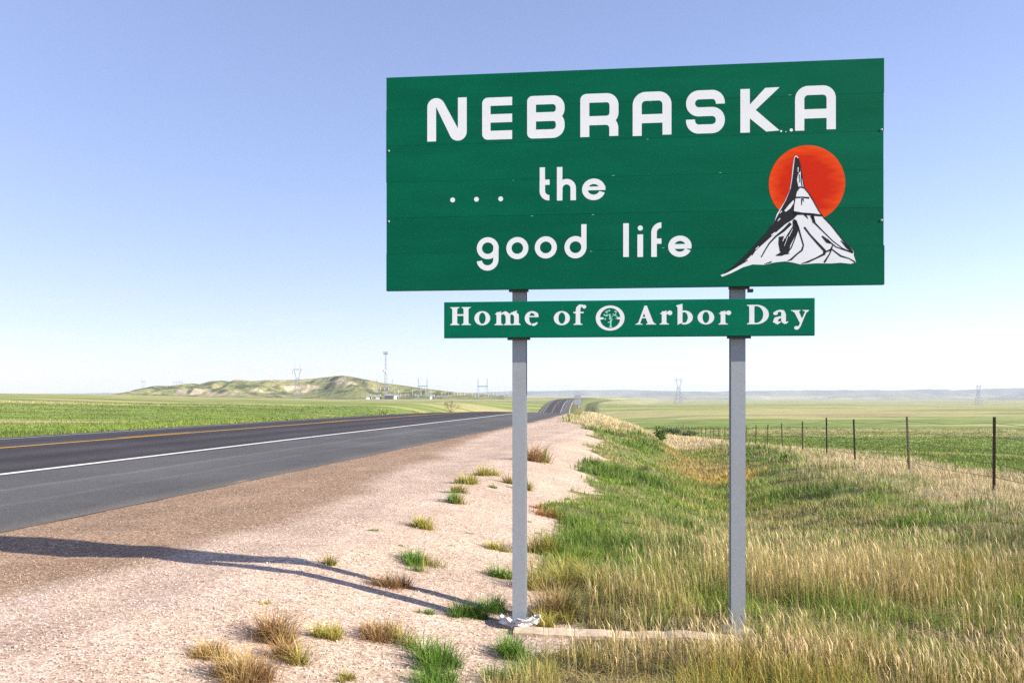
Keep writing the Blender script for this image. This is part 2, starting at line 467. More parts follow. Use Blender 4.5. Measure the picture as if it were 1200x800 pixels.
def ground_mat():
    m, nt, b = mat_new('ground')
    L = nt.links.new
    geo = nd(nt, 'ShaderNodeNewGeometry')
    col = nd(nt, 'ShaderNodeVertexColor', layer_name='Col')
    msk = nd(nt, 'ShaderNodeVertexColor', layer_name='Mask')
    sep = nd(nt, 'ShaderNodeSeparateColor'); L(msk.outputs['Color'], sep.inputs[0])
    # stones
    vo = nd(nt, 'ShaderNodeTexVoronoi'); vo.inputs['Scale'].default_value = 105
    vo2 = nd(nt, 'ShaderNodeTexVoronoi'); vo2.inputs['Scale'].default_value = 52
    for v in (vo, vo2): L(geo.outputs['Position'], v.inputs['Vector'])
    s1 = nd(nt, 'ShaderNodeSeparateColor'); L(vo.outputs['Color'], s1.inputs[0])
    s2 = nd(nt, 'ShaderNodeSeparateColor'); L(vo2.outputs['Color'], s2.inputs[0])
    ad = nd(nt, 'ShaderNodeMath', operation='MULTIPLY_ADD'); L(s1.outputs[0], ad.inputs[0]); ad.inputs[1].default_value = .6
    m2 = nd(nt, 'ShaderNodeMath', operation='MULTIPLY'); L(s2.outputs[0], m2.inputs[0]); m2.inputs[1].default_value = .4
    L(m2.outputs[0], ad.inputs[2])
    rp = nd(nt, 'ShaderNodeValToRGB')
    e = rp.color_ramp.elements
    e[0].position = .08; e[0].color = (.15, .10, .075, 1)
    e[1].position = .95; e[1].color = (.79, .67, .575, 1)
    for p, c in ((.25, (.36, .250, .185, 1)), (.45, (.43, .32, .250, 1)), (.65, (.53, .41, .330, 1)), (.82, (.62, .49, .405, 1))):
        k = e.new(p); k.color = c
    L(ad.outputs[0], rp.inputs['Fac'])
    rb = nd(nt, 'ShaderNodeValToRGB')
    e = rb.color_ramp.elements
    e[0].position = .08; e[0].color = (.10, .062, .040, 1)
    e[1].position = .95; e[1].color = (.60, .46, .35, 1)
    for p, c in ((.3, (.19, .122, .080, 1)), (.55, (.285, .190, .128, 1)), (.8, (.39, .275, .195, 1))):
        k = e.new(p); k.color = c
    L(ad.outputs[0], rb.inputs['Fac'])
    mg = nd(nt, 'ShaderNodeMixRGB'); L(sep.outputs[1], mg.inputs['Fac']); L(rp.outputs[0], mg.inputs['Color1']); L(rb.outputs[0], mg.inputs['Color2'])
    # dust patches on the gravel
    nz = nd(nt, 'ShaderNodeTexNoise'); nz.inputs['Scale'].default_value = 1.3; nz.inputs['Detail'].default_value = 7; nz.inputs['Roughness'].default_value = .65
    L(geo.outputs['Position'], nz.inputs['Vector'])
    hr = nd(nt, 'ShaderNodeMapRange'); hr.inputs[1].default_value = .3; hr.inputs[2].default_value = .7; hr.inputs[3].default_value = .80; hr.inputs[4].default_value = 1.10
    L(nz.outputs['Fac'], hr.inputs[0])
    mu = nd(nt, 'ShaderNodeMixRGB', blend_type='MULTIPLY'); mu.inputs['Fac'].default_value = 1
    hd = nd(nt, 'ShaderNodeMapRange'); hd.inputs[3].default_value = .84; hd.inputs[4].default_value = 1.16; L(sep.outputs[2], hd.inputs[0])
    hm = nd(nt, 'ShaderNodeMath', operation='MULTIPLY'); L(hr.outputs[0], hm.inputs[0]); L(hd.outputs[0], hm.inputs[1])
    L(mg.outputs[0], mu.inputs['Color1']); L(hm.outputs[0], mu.inputs['Color2'])
    # sward between the blades
    n2 = nd(nt, 'ShaderNodeTexNoise'); n2.inputs['Scale'].default_value = 3.2; n2.inputs['Detail'].default_value = 10; n2.inputs['Roughness'].default_value = .72
    L(geo.outputs['Position'], n2.inputs['Vector'])
    h2 = nd(nt, 'ShaderNodeMapRange'); h2.inputs[1].default_value = .28; h2.inputs[2].default_value = .72; h2.inputs[3].default_value = .62; h2.inputs[4].default_value = 1.38
    nl = nd(nt, 'ShaderNodeTexNoise'); nl.inputs['Scale'].default_value = .22; nl.inputs['Detail'].default_value = 9; nl.inputs['Roughness'].default_value = .68
    mpl = nd(nt, 'ShaderNodeMapping'); mpl.inputs['Scale'].default_value = (.55, 1.5, 1); L(geo.outputs['Position'], mpl.inputs['Vector']); L(mpl.outputs[0], nl.inputs['Vector'])
    hl = nd(nt, 'ShaderNodeMapRange'); hl.inputs[1].default_value = .32; hl.inputs[2].default_value = .68; hl.inputs[3].default_value = .68; hl.inputs[4].default_value = 1.25
    L(nl.outputs['Fac'], hl.inputs[0]); L(n2.outputs['Fac'], h2.inputs[0])
    hx = nd(nt, 'ShaderNodeMath', operation='MULTIPLY'); L(h2.outputs[0], hx.inputs[0]); L(hl.outputs[0], hx.inputs[1])
    mv = nd(nt, 'ShaderNodeMixRGB', blend_type='MULTIPLY'); mv.inputs['Fac'].default_value = 1
    L(col.outputs['Color'], mv.inputs['Color1']); L(hx.outputs[0], mv.inputs['Color2'])
    # ragged border of the gravel
    n3 = nd(nt, 'ShaderNodeTexNoise'); n3.inputs['Scale'].default_value = 9; n3.inputs['Detail'].default_value = 6
    L(geo.outputs['Position'], n3.inputs['Vector'])
    a3 = nd(nt, 'ShaderNodeMath', operation='ADD'); L(sep.outputs[0], a3.inputs[0]); L(n3.outputs['Fac'], a3.inputs[1])
    r3 = nd(nt, 'ShaderNodeMapRange'); r3.inputs[1].default_value = .92; r3.inputs[2].default_value = 1.08; L(a3.outputs[0], r3.inputs[0])
    fin = nd(nt, 'ShaderNodeMixRGB'); L(r3.outputs[0], fin.inputs['Fac']); L(mv.outputs[0], fin.inputs['Color1']); L(mu.outputs[0], fin.inputs['Color2'])
    L(fin.outputs[0], b.inputs['Base Color'])
    b.inputs['Roughness'].default_value = .95
    b.inputs['Specular IOR Level'].default_value = .15
    bh = nd(nt, 'ShaderNodeMixRGB'); L(r3.outputs[0], bh.inputs['Fac']); L(n2.outputs['Fac'], bh.inputs['Color1'])
    L(ad.outputs[0], bh.inputs['Color2'])
    bp = nd(nt, 'ShaderNodeBump'); bp.inputs['Strength'].default_value = .5; bp.inputs['Distance'].default_value = .013
    L(bh.outputs[0], bp.inputs['Height']); L(bp.outputs[0], b.inputs['Normal'])
    return m
M['ground'] = ground_mat()
ground = link('ground', gm, M['ground'])
tag(ground, kind='structure')

# ------------------------------------------------------------------ road
ry = ys[(ys > -41) & (ys < 1150)]
def strip(name, s0, s1, lift, mat, y_sel=None, nlat=2, parent=None):
    yv = ry if y_sel is None else y_sel
    sv = np.linspace(s0, s1, nlat)
    S, Y = np.meshgrid(sv, yv)
    Z = road_z(S, Y)+lift
    X = c_of(Y)+S
    v = np.stack([X, Y, Z], -1).reshape(-1, 3)
    n, k = S.shape
    ii = np.arange(n*k).reshape(n, k)
    q = np.stack([ii[:-1, :-1], ii[:-1, 1:], ii[1:, 1:], ii[1:, :-1]], -1).reshape(-1, 4)
    me = np_mesh(name, v, quads=q)
    uv = me.uv_layers.new(name='lat')
    li = np.empty(len(me.loops), dtype=np.int32); me.loops.foreach_get('vertex_index', li)
    lat = S.ravel()[li]; lon = Y.ravel()[li]
    uv.data.foreach_set('uv', np.stack([lat, lon], -1).astype(np.float32).ravel())
    smooth(me)
    return link(name, me, mat, parent)

def road_mat():
    m, nt, b = mat_new('asphalt')
    L = nt.links.new
    uv = nd(nt, 'ShaderNodeUVMap', uv_map='lat')
    sx = nd(nt, 'ShaderNodeSeparateXYZ'); L(uv.outputs[0], sx.inputs[0])
    geo = nd(nt, 'ShaderNodeNewGeometry')
    # wobble the borders of the overlays
    nw = nd(nt, 'ShaderNodeTexNoise'); nw.inputs['Scale'].default_value = .8; L(geo.outputs['Position'], nw.inputs['Vector'])
    wob = nd(nt, 'ShaderNodeMath', operation='MULTIPLY_ADD'); L(nw.outputs['Fac'], wob.inputs[0]); wob.inputs[1].default_value = .22; L(sx.outputs[0], wob.inputs[2])
    ramp = nd(nt, 'ShaderNodeValToRGB')
    mp = nd(nt, 'ShaderNodeMapRange'); mp.inputs[1].default_value = -11.7; mp.inputs[2].default_value = .2; L(wob.outputs[0], mp.inputs[0])
    L(mp.outputs[0], ramp.inputs['Fac'])
    def pos(s): return (s+11.7+.11)/11.9
    shoulder = (.080, .080, .080, 1); track = (.125, .124, .122, 1); dark = (.028, .024, .028, 1); mid = (.052, .046, .049, 1)
    stops = [(-11.6, (.06,.055,.058,1)), (-10.6, dark), (-9.7, mid), (-8.9, dark), (-7.4, mid), (-6.4, dark), (-5.6, mid), (-5.0, dark), (-4.2, mid), (-3.62, dark), (-3.32, dark), (-3.24, shoulder),
             (-2.2, shoulder), (-2.12, track), (-2.0, (.092,.092,.092,1)), (-1.3, shoulder), (-1.22, (.100,.100,.100,1)), (-1.1, shoulder), (-.35, (.075,.073,.072,1)), (.0, (.12,.108,.10,1))]
    e = ramp.color_ramp.elements
    e[0].position = pos(stops[0][0]); e[0].color = stops[0][1]
    e[1].position = pos(stops[-1][0]); e[1].color = stops[-1][1]
    for s, c in stops[1:-1]:
        k = e.new(pos(s)); k.color = c
    vo = nd(nt, 'ShaderNodeTexVoronoi'); vo.inputs['Scale'].default_value = 80; L(geo.outputs['Position'], vo.inputs['Vector'])
    sp = nd(nt, 'ShaderNodeSeparateColor'); L(vo.outputs['Color'], sp.inputs[0])
    mr = nd(nt, 'ShaderNodeMapRange'); mr.inputs[3].default_value = .72; mr.inputs[4].default_value = 1.32; L(sp.outputs[0], mr.inputs[0])
    n2 = nd(nt, 'ShaderNodeTexNoise'); n2.inputs['Scale'].default_value = .5; n2.inputs['Detail'].default_value = 6; L(geo.outputs['Position'], n2.inputs['Vector'])
    m2 = nd(nt, 'ShaderNodeMapRange'); m2.inputs[1].default_value = .3; m2.inputs[2].default_value = .7; m2.inputs[3].default_value = .82; m2.inputs[4].default_value = 1.2; L(n2.outputs['Fac'], m2.inputs[0])
    mm = nd(nt, 'ShaderNodeMath', operation='MULTIPLY'); L(mr.outputs[0], mm.inputs[0]); L(m2.outputs[0], mm.inputs[1])
    mu = nd(nt, 'ShaderNodeMixRGB', blend_type='MULTIPLY'); mu.inputs['Fac'].default_value = 1; L(ramp.outputs[0], mu.inputs['Color1']); L(mm.outputs[0], mu.inputs['Color2'])
    L(mu.outputs[0], b.inputs['Base Color'])
    b.inputs['Roughness'].default_value = .88
    b.inputs['Specular IOR Level'].default_value = .25
    bp = nd(nt, 'ShaderNodeBump'); bp.inputs['Strength'].default_value = .4; bp.inputs['Distance'].default_value = .006
    L(sp.outputs[0], bp.inputs['Height']); L(bp.outputs[0], b.inputs['Normal'])
    return m
M['asphalt'] = road_mat()
def paint_mat(name, col):
    m, nt, b = mat_new(name)
    L = nt.links.new
    geo = nd(nt, 'ShaderNodeNewGeometry')
    n = nd(nt, 'ShaderNodeTexNoise'); n.inputs['Scale'].default_value = 14; n.inputs['Detail'].default_value = 8; n.inputs['Roughness'].default_value = .7
    L(geo.outputs['Position'], n.inputs['Vector'])
    r = nd(nt, 'ShaderNodeValToRGB'); r.color_ramp.elements[0].position = .30; r.color_ramp.elements[1].position = .46
    r.color_ramp.elements[0].color = (*[c*.35 for c in col], 1); r.color_ramp.elements[1].color = (*col, 1)
    L(n.outputs['Fac'], r.inputs['Fac']); L(r.outputs[0], b.inputs['Base Color']); b.inputs['Roughness'].default_value = .7
    return m
M['paint_white'] = paint_mat('white_road_paint', (.70, .69, .66))
M['paint_yellow'] = paint_mat('yellow_road_paint', (.60, .31, .030))
road = strip('road', -ROAD_W, 0, 0, M['asphalt'], nlat=14)
tag(road, kind='structure')
for nm, s0, s1, mt in (('edge_line', -3.50, -3.36, 'paint_white'), ('edge_line', -10.75, -10.63, 'paint_white'), ('centre_line', -7.02, -6.90, 'paint_yellow')):
    strip(nm, s0, s1, .005, M[mt], parent=road)
y0 = 8.0
while y0 < 520:
    strip('centre_dash', -7.30, -7.18, .005, M['paint_yellow'], y_sel=np.linspace(y0, y0+3.05, 6), parent=road)
    y0 += 12.2

# ------------------------------------------------------------------ the welcome sign
SH = 1.328
zL = SH*F/249.5; zR = SH*F/265.0
PL = Vector(((453-600)/F*zL, zL, 0)); PR = Vector(((1036-600)/F*zR, zR, 0))
S_BOT = EYE+.784*.83
S_W = (PR-PL).length
s_ang = math.atan2(PR.y-PL.y, PR.x-PL.x)
sign = empty('welcome_sign', PL+Vector((0, 0, 0)), s_ang)
tag(sign, 'big green state welcome sign with white lettering on two grey steel posts', 'sign')
# local frame: x along the board to the right, y away from the reader, z up; front face of the boards at y = 0
ux = Vector((math.cos(s_ang), math.sin(s_ang), 0)); uy = Vector((-math.sin(s_ang), math.cos(s_ang), 0))
def px2sign(px, py, yoff=0.0):
    d = px2dir(px, py); o = Vector((0, 0, EYE)); p0 = PL+uy*yoff
    t = (p0-o).dot(uy)/d.dot(uy)
    p = o+d*t
    return (p-PL).dot(ux), p.z

def sign_green(name, base, streak):
    m, nt, b = mat_new(name)
    L = nt.links.new
    tc = nd(nt, 'ShaderNodeTexCoord')
    mp = nd(nt, 'ShaderNodeMapping'); mp.inputs['Scale'].default_value = (1.0, 1, 5.0); L(tc.outputs['Object'], mp.inputs['Vector'])
    n = nd(nt, 'ShaderNodeTexNoise'); n.inputs['Scale'].default_value = 1.6; n.inputs['Detail'].default_value = 8; n.inputs['Roughness'].default_value = .65; L(mp.outputs[0], n.inputs['Vector'])
    r = nd(nt, 'ShaderNodeMapRange'); r.inputs[1].default_value = .3; r.inputs[2].default_value = .7; r.inputs[3].default_value = .86; r.inputs[4].default_value = 1.14; L(n.outputs['Fac'], r.inputs[0])
    oi = nd(nt, 'ShaderNodeObjectInfo')
    r2 = nd(nt, 'ShaderNodeMapRange'); r2.inputs[3].default_value = .95; r2.inputs[4].default_value = 1.05; L(oi.outputs['Random'], r2.inputs[0])
    mm = nd(nt, 'ShaderNodeMath', operation='MULTIPLY'); L(r.outputs[0], mm.inputs[0]); L(r2.outputs[0], mm.inputs[1])
    mu = nd(nt, 'ShaderNodeMixRGB', blend_type='MULTIPLY'); mu.inputs['Fac'].default_value = 1; mu.inputs['Color1'].default_value = (*base, 1); L(mm.outputs[0], mu.inputs['Color2'])
    # small scuffs
    n2 = nd(nt, 'ShaderNodeTexNoise'); n2.inputs['Scale'].default_value = 26; n2.inputs['Detail'].default_value = 6; L(mp.outputs[0], n2.inputs['Vector'])
    r3 = nd(nt, 'ShaderNodeMapRange'); r3.inputs[1].default_value = .70; r3.inputs[2].default_value = .78; r3.inputs[4].default_value = .35; L(n2.outputs['Fac'], r3.inputs[0])
    mx = nd(nt, 'ShaderNodeMixRGB'); mx.inputs['Color2'].default_value = (.16, .36, .27, 1); L(r3.outputs[0], mx.inputs['Fac']); L(mu.outputs[0], mx.inputs['Color1'])
    L(mx.outputs[0], b.inputs['Base Color'])
    b.inputs['Roughness'].default_value = .55; b.inputs['Specular IOR Level'].default_value = .06
    return m
M['green'] = sign_green('sign_green', (.0006, .104, .054), 1)
M['green2'] = sign_green('plate_green', (.0006, .132, .070), 1)
M['letter'] = simple_mat('reflective_white', (.72, .75, .77), .5, 0, .04, 6, 0, .15, (.70, .70, .71), 9)
M['ink'] = simple_mat('black_ink', (.006, .007, .011), .6, 0, .2, 8, 0, .3)
M['mint'] = simple_mat('mint_print', (.30, .62, .52), .5, 0, .1, 8)

def disc_mat():
    m, nt, b = mat_new('orange_red')
    L = nt.links.new
    tc = nd(nt, 'ShaderNodeTexCoord')
    gr = nd(nt, 'ShaderNodeVectorMath', operation='LENGTH')
    L(tc.outputs['Object'], gr.inputs[0])
    n = nd(nt, 'ShaderNodeTexNoise'); n.inputs['Scale'].default_value = 9; n.inputs['Detail'].default_value = 8
    mp = nd(nt, 'ShaderNodeMapping'); mp.inputs['Rotation'].default_value = (0, .7, 0); mp.inputs['Scale'].default_value = (1, 1, 4); L(tc.outputs['Object'], mp.inputs['Vector']); L(mp.outputs[0], n.inputs['Vector'])
    a = nd(nt, 'ShaderNodeMath', operation='MULTIPLY_ADD'); L(n.outputs['Fac'], a.inputs[0]); a.inputs[1].default_value = .16; L(gr.outputs['Value'], a.inputs[2])
    r = nd(nt, 'ShaderNodeValToRGB'); r.color_ramp.elements[0].position = .22; r.color_ramp.elements[0].color = (.55, .020, .003, 1)
    r.color_ramp.elements[1].position = .36; r.color_ramp.elements[1].color = (.85, .095, .008, 1)
    L(a.outputs[0], r.inputs['Fac']); L(r.outputs[0], b.inputs['Base Color']); b.inputs['Roughness'].default_value = .6; b.inputs['Specular IOR Level'].default_value = .1
    return m
M['disc'] = disc_mat()

# --- boards: six planks with open joints
joint_px = [129.5, 171.5, 214.0, 255.8, 297.5]   # rows of the joints at the left end
vs_ = [S_BOT+SH]+[px2sign(454, p)[1] for p in joint_px]+[S_BOT]
for k in range(6):
    top, bot = vs_[k], vs_[k+1]
    b = MB()
    g = .0004
    jx = random.uniform(-.003, .003); jy = random.uniform(0, .0003)
    x0, x1 = jx, S_W+random.uniform(-.003, .003)
    y0 = jy; bev = .0004
    zt, zb = top-g, bot+g
    if k == 0: zt = top
    if k == 5: zb = bot
    # bevelled front edges
    ring0 = [(x0, y0+bev, zb), (x1, y0+bev, zb), (x1, y0+bev, zt), (x0, y0+bev, zt)]
    ring1 = [(x0+bev, y0, zb+bev), (x1-bev, y0, zb+bev), (x1-bev, y0, zt-bev), (x0+bev, y0, zt-bev)]
    ringb = [(x0, .034, zb), (x1, .034, zb), (x1, .034, zt), (x0, .034, zt)]
    vv = ring1+ring0+ringb
    ff = [(0,1,2,3)]+[(i, 4+i, 4+(i+1)%4, (i+1)%4) for i in range(4)]+[(4+i, 8+i, 8+(i+1)%4, 4+(i+1)%4) for i in range(4)]+[(11,10,9,8)]
    b.add(vv, ff)
    b.build('plank', M['green'], sign)

# --- posts: rolled steel beams with flanges
def post_x(px): return px2sign(px, 500, .075)[0]
POST_X = (post_x(608.3), post_x(865.3))
def post(xc):
    b = MB(); w = .0425; z1 = S_BOT+SH-.06; y0 = .075; t = .008; dpt = .09; z0 = -.3
    b.box(xc-w, y0, z0, xc+w, y0+t, z1)
    b.box(xc-.004, y0+t, z0, xc+.004, y0+dpt-t, z1)
    b.box(xc-w, y0+dpt-t, z0, xc+w, y0+dpt, z1)
    return b.build('post', M['steel'], sign)
for xc in POST_X: post(xc)
# --- stringers behind the boards
for zc in (S_BOT+.05, S_BOT+SH*.5, S_BOT+SH-.12):
    b = MB(); b.box(.05, .036, zc-.04, S_W-.05, .073, zc+.04); b.build('stringer', M['steel'], sign)
# --- clamps that show under the boards
for xc in POST_X:
    b = MB(); b.box(xc-.060, .036, S_BOT-.010, xc+.060, .073, S_BOT+.006); b.build('clamp', M['dark_metal'], sign)
b = MB(); b.box(POST_X[1]+.052, .036, S_BOT-.030, POST_X[1]+.082, .073, S_BOT-.012); b.build('clamp', M['dark_metal'], sign)

# --- lower plate
PY = .012
a = px2sign(520.3, 374, PY); c = px2sign(955, 374, PY)
px0, px1 = a[0], c[0]
pz1 = .5*(px2sign(520.3, 353, PY)[1]+px2sign(955, 350, PY)[1]); pz0 = .5*(px2sign(520.3, 395, PY)[1]+px2sign(955, 394, PY)[1])
b = MB()
bev = .003
ring1 = [(px0+bev, PY, pz0+bev), (px1-bev, PY, pz0+bev), (px1-bev, PY, pz1-bev), (px0+bev, PY, pz1-bev)]
ring0 = [(px0, PY+bev, pz0), (px1, PY+bev, pz0), (px1, PY+bev, pz1), (px0, PY+bev, pz1)]
ringb = [(p[0], PY+.032, p[2]) for p in ring0]
b.add(ring1+ring0+ringb, [(0,1,2,3)]+[(i, 4+i, 4+(i+1)%4, (i+1)%4) for i in range(4)]+[(4+i, 8+i, 8+(i+1)%4, 4+(i+1)%4) for i in range(4)]+[(11,10,9,8)])
plate = b.build('name_plate', M['green2'], sign)
for xc in POST_X:
    b = MB(); b.box(xc-.07, PY+.033, pz0-.012, xc+.07, .074, pz0+.05); b.build('clamp', M['dark_metal'], sign)

# --- glyph tools: polygons drawn in zoomed photo pixels (y down)
def arcp(cx, cy, rx, ry, a0, a1, n=20):
    return [(cx+rx*math.cos(math.radians(a0+(a1-a0)*k/n)), cy-ry*math.sin(math.radians(a0+(a1-a0)*k/n))) for k in range(n+1)]
def fillet(pts, r, n=9):
    out = [pts[0]]
    for i in range(1, len(pts)-1):
        p, q, s = Vector(pts[i-1]), Vector(pts[i]), Vector(pts[i+1])
        a = (p-q); b = (s-q); la, lb = a.length, b.length; a.normalize(); b.normalize()
        th = a.angle(b)
        t = min(r/math.tan(th/2), la*.98 if i == 1 else la*.5, lb*.98 if i == len(pts)-2 else lb*.5)
        rr = t*math.tan(th/2)
        c = q+(a+b).normalized()*(rr/math.sin(th/2))
        v0 = q+a*t-c; v1 = q+b*t-c
        a0 = math.atan2(v0.y, v0.x); a1 = math.atan2(v1.y, v1.x)
        while a1-a0 > math.pi: a1 -= 2*math.pi
        while a1-a0 < -math.pi: a1 += 2*math.pi
        for k in range(n+1):
            an = a0+(a1-a0)*k/n
            out.append((c.x+rr*math.cos(an), c.y+rr*math.sin(an)))
    out.append(pts[-1])
    return out
def stroke(pts, w, closed=False):
    """quads along a path; w is one width or one per point"""
    n = len(pts); W = [w]*n if not hasattr(w, '__len__') else list(np.interp(np.linspace(0, 1, n), np.linspace(0, 1, len(w)), w))
    P = [Vector(p) for p in pts]; Lf = []; Rt = []
    for i in range(n):
        if closed: d0 = P[i]-P[i-1]; d1 = P[(i+1) % n]-P[i]
        else:
            d0 = P[i]-P[max(i-1, 0)]; d1 = P[min(i+1, n-1)]-P[i]
        if d0.length < 1e-9: d0 = d1
        if d1.length < 1e-9: d1 = d0
        d0 = d0.normalized(); d1 = d1.normalized(); t = (d0+d1)
        t = t.normalized() if t.length > 1e-6 else d0
        nr_ = Vector((-t.y, t.x)); k = 1/max(.35, nr_.dot(Vector((-d0.y, d0.x))))
        Lf.append(P[i]+nr_*W[i]*.5*k); Rt.append(P[i]-nr_*W[i]*.5*k)
    m = n if closed else n-1
    return [[tuple(Lf[i]), tuple(Lf[(i+1) % n]), tuple(Rt[(i+1) % n]), tuple(Rt[i])] for i in range(m)]
def rect(x0, y0, x1, y1): return [[(x0, y0), (x1, y0), (x1, y1), (x0, y1)]]
def rrect(x0, y0, x1, y1, r):
    tl, tr, br, bl = r; p = []
    for (cx, cy, rad, a0) in ((x0+tl, y0+tl, tl, 180), (x1-tr, y0+tr, tr, 90), (x1-br, y1-br, br, 0), (x0+bl, y1-bl, bl, -90)):
        if rad == 0: p.append((cx, cy))
        else: p += arcp(cx, cy, rad, rad, a0, a0-90, 7)
    return [p]
def ell(cx, cy, rx, ry, n=28): return [arcp(cx, cy, rx, ry, 0, 360*(n-1)/n, n-1)]
def ringq(cx, cy, rx, ry, ix, iy, a0=0, a1=360, n=40):
    o = arcp(cx, cy, rx, ry, a0, a1, n); i = arcp(cx, cy, ix, iy, a0, a1, n)
    return [[o[k], o[k+1], i[k+1], i[k]] for k in range(n)]

def signed(p):
    a = 0
    for i in range(len(p)):
        x0, y0 = p[i-1]; x1, y1 = p[i]; a += x0*y1-x1*y0
    return a
def glyph(name, polys, frame, yoff, mat, parent, flat=True):
    """union of the polygons as one thin sheet on the board"""
    ox, oy, sc = frame
    allp = [q for p in polys for q in p]
    xs = [q[0] for q in allp]; yz = [q[1] for q in allp]
    xc = ox+.5*(min(xs)+max(xs))/sc; yc = oy+.5*(min(yz)+max(yz))/sc
    verts = []; faces = []
    for p in polys:
        q = [(ox+x/sc, oy+y/sc) for x, y in p]
        u = [Vector((px2sign(x, yc, yoff)[0], px2sign(xc, y, yoff)[1])) if flat else Vector(px2sign(x, y, yoff)) for x, y in q]
        if signed([(v.x, v.y) for v in u]) < 0: u.reverse()
        faces.append(list(range(len(verts), len(verts)+len(u)))); verts += u
    edges = [(f[i-1], f[i]) for f in faces for i in range(len(f))]
    r = delaunay_2d_cdt(verts, edges, [], 0, 1e-6)
    pl = [[verts[i] for i in f] for f in faces]
    bb = [(min(v.x for v in p), max(v.x for v in p), min(v.y for v in p), max(v.y for v in p)) for p in pl]
    def inside(x, y):
        for p, (xa, xb, ya, yb) in zip(pl, bb):
            if x < xa or x > xb or y < ya or y > yb: continue
            c = False
            for i in range(len(p)):
                a, b = p[i-1], p[i]
                if (a.y > y) != (b.y > y) and x < (b.x-a.x)*(y-a.y)/(b.y-a.y)+a.x: c = not c
            if c: return True
        return False
    fs = [f for f in r[2] if inside(sum(r[0][i].x for i in f)/3, sum(r[0][i].y for i in f)/3)]
    fs = [f if (r[0][f[1]]-r[0][f[0]]).cross(r[0][f[2]]-r[0][f[0]]) > 0 else f[::-1] for f in fs]
    uc = sum(v.x for v in r[0])/len(r[0]); vc = sum(v.y for v in r[0])/len(r[0])
    me = new_mesh(name, [(v.x-uc, 0, v.y-vc) for v in r[0]], fs)
    o = link(name, me, mat, parent)
    o.location = Vector((uc, yoff, vc))-(parent.location if parent is not sign else Vector((0, 0, 0)))
    return o

z1 = (440, 60, 3.871); z2 = (740, 60, 3.871); z5 = (550, 255, 8.571); z6 = (690, 250, 8.571)
LY = -.0006
def st(pts, r, w): return stroke(fillet(pts, r), w)
big = []
big.append((z1, rect(235, 252, 275, 408)+rect(374, 213, 414, 368)+[arcp(275, 252, 40, 40, 0, 180, 14)]+[arcp(374, 368, 40, 40, 180, 360, 14)]+[[(275, 252), (312, 236), (374, 352), (374, 368), (340, 388)]]))
big.append((z1, rrect(484, 210, 620, 248, (26, 0, 0, 0))+rrect(484, 210, 522, 401, (26, 0, 0, 26))+rect(484, 286, 620, 324)+rrect(484, 361, 620, 401, (0, 0, 0, 26))))
big.append((z1, rrect(688, 202, 728, 395, (24, 0, 0, 24))+st([(712, 222), (838, 222), (838, 298), (708, 298)], 34, 40)+st([(708, 297), (838, 297), (838, 375), (712, 375)], 34, 40)))
big.append((z1, rrect(929, 193, 970, 388, (27, 0, 0, 0))+st([(955, 213), (1082, 213), (1082, 315), (949, 315)], 34, 41)+st([(949, 315), (1081, 315), (1081, 387)], 36, 41)))
big.append((z2, st([(26, 383), (26, 205), (161, 205), (161, 381)], 38, 41)+rect(26, 286, 161, 326)))
big.append((z2, st([(403, 241), (403, 198), (268, 198), (268, 275), (403, 275), (403, 353), (268, 353), (268, 309)], 38, 41)))
big.append((z2, rect(494, 170, 537, 368)+[[(537, 241), (607, 168), (672, 167), (563, 267), (537, 290)]]+[[(537, 285), (563, 266), (672, 363), (611, 366), (537, 304)]]))
big.append((z2, st([(763, 359), (763, 178), (906, 178), (906, 357)], 38, 42)+rect(763, 263, 906, 305)))
big.append((z1, rect(745, 527, 769, 610)+st([(757, 590), (757, 665), (789, 665)], 30, 25)+rect(757, 583, 790, 607)))
big.append((z1, rect(823, 525, 848, 677)+st([(836, 650), (836, 592), (897, 592), (897, 677)], 32, 25)))
big.append((z1, stroke(arcp(990, 627, 40, 37, -3, -346, 1), 1)[:0]+ringq(990, 627, 53, 49, 27, 24, 0, 341, 40)+rect(950, 614, 1043, 631)))
for cx, cy in ((350, 675), (458, 672), (568, 670)): big.append((z1, ell(cx, cy, 11, 11, 20)))
big.append((z5, ringq(185, 307, 110, 110, 58, 58)+rect(240, 300, 293, 424)+ringq(183, 422, 110, 110, 57, 57, 0, -171)))
big.append((z5, ringq(482, 306, 111, 111, 58, 58)))
big.append((z5, ringq(768, 299, 111, 111, 59, 59)))
big.append((z5, ringq(1066, 297, 111, 112, 59, 59)+rect(1124, 68, 1177, 300)))
big.append((z6, rect(345, 100, 402, 438)))
big.append((z6, rect(488, 212, 545, 438)+ell(517, 148, 26, 26)))
big.append((z6, st([(655, 437), (655, 120), (729, 120)], 80, 56)+rect(655, 253, 730, 306)))
big.append((z6, ringq(915, 331, 118, 107, 58, 54, 0, 336, 44)+rect(840, 308, 1030, 356)))
for fr, polys in big: glyph('letter', polys, fr, LY, M['letter'], sign)
# dots of paint spilt by the K
for cx, cy, r in ((679, 363, 5), (725, 358, 8), (700, 366, 2.5)): glyph('paint_spot', ell(cx, cy, r, r*.9, 10), z2, LY-.0004, M['letter'], sign)
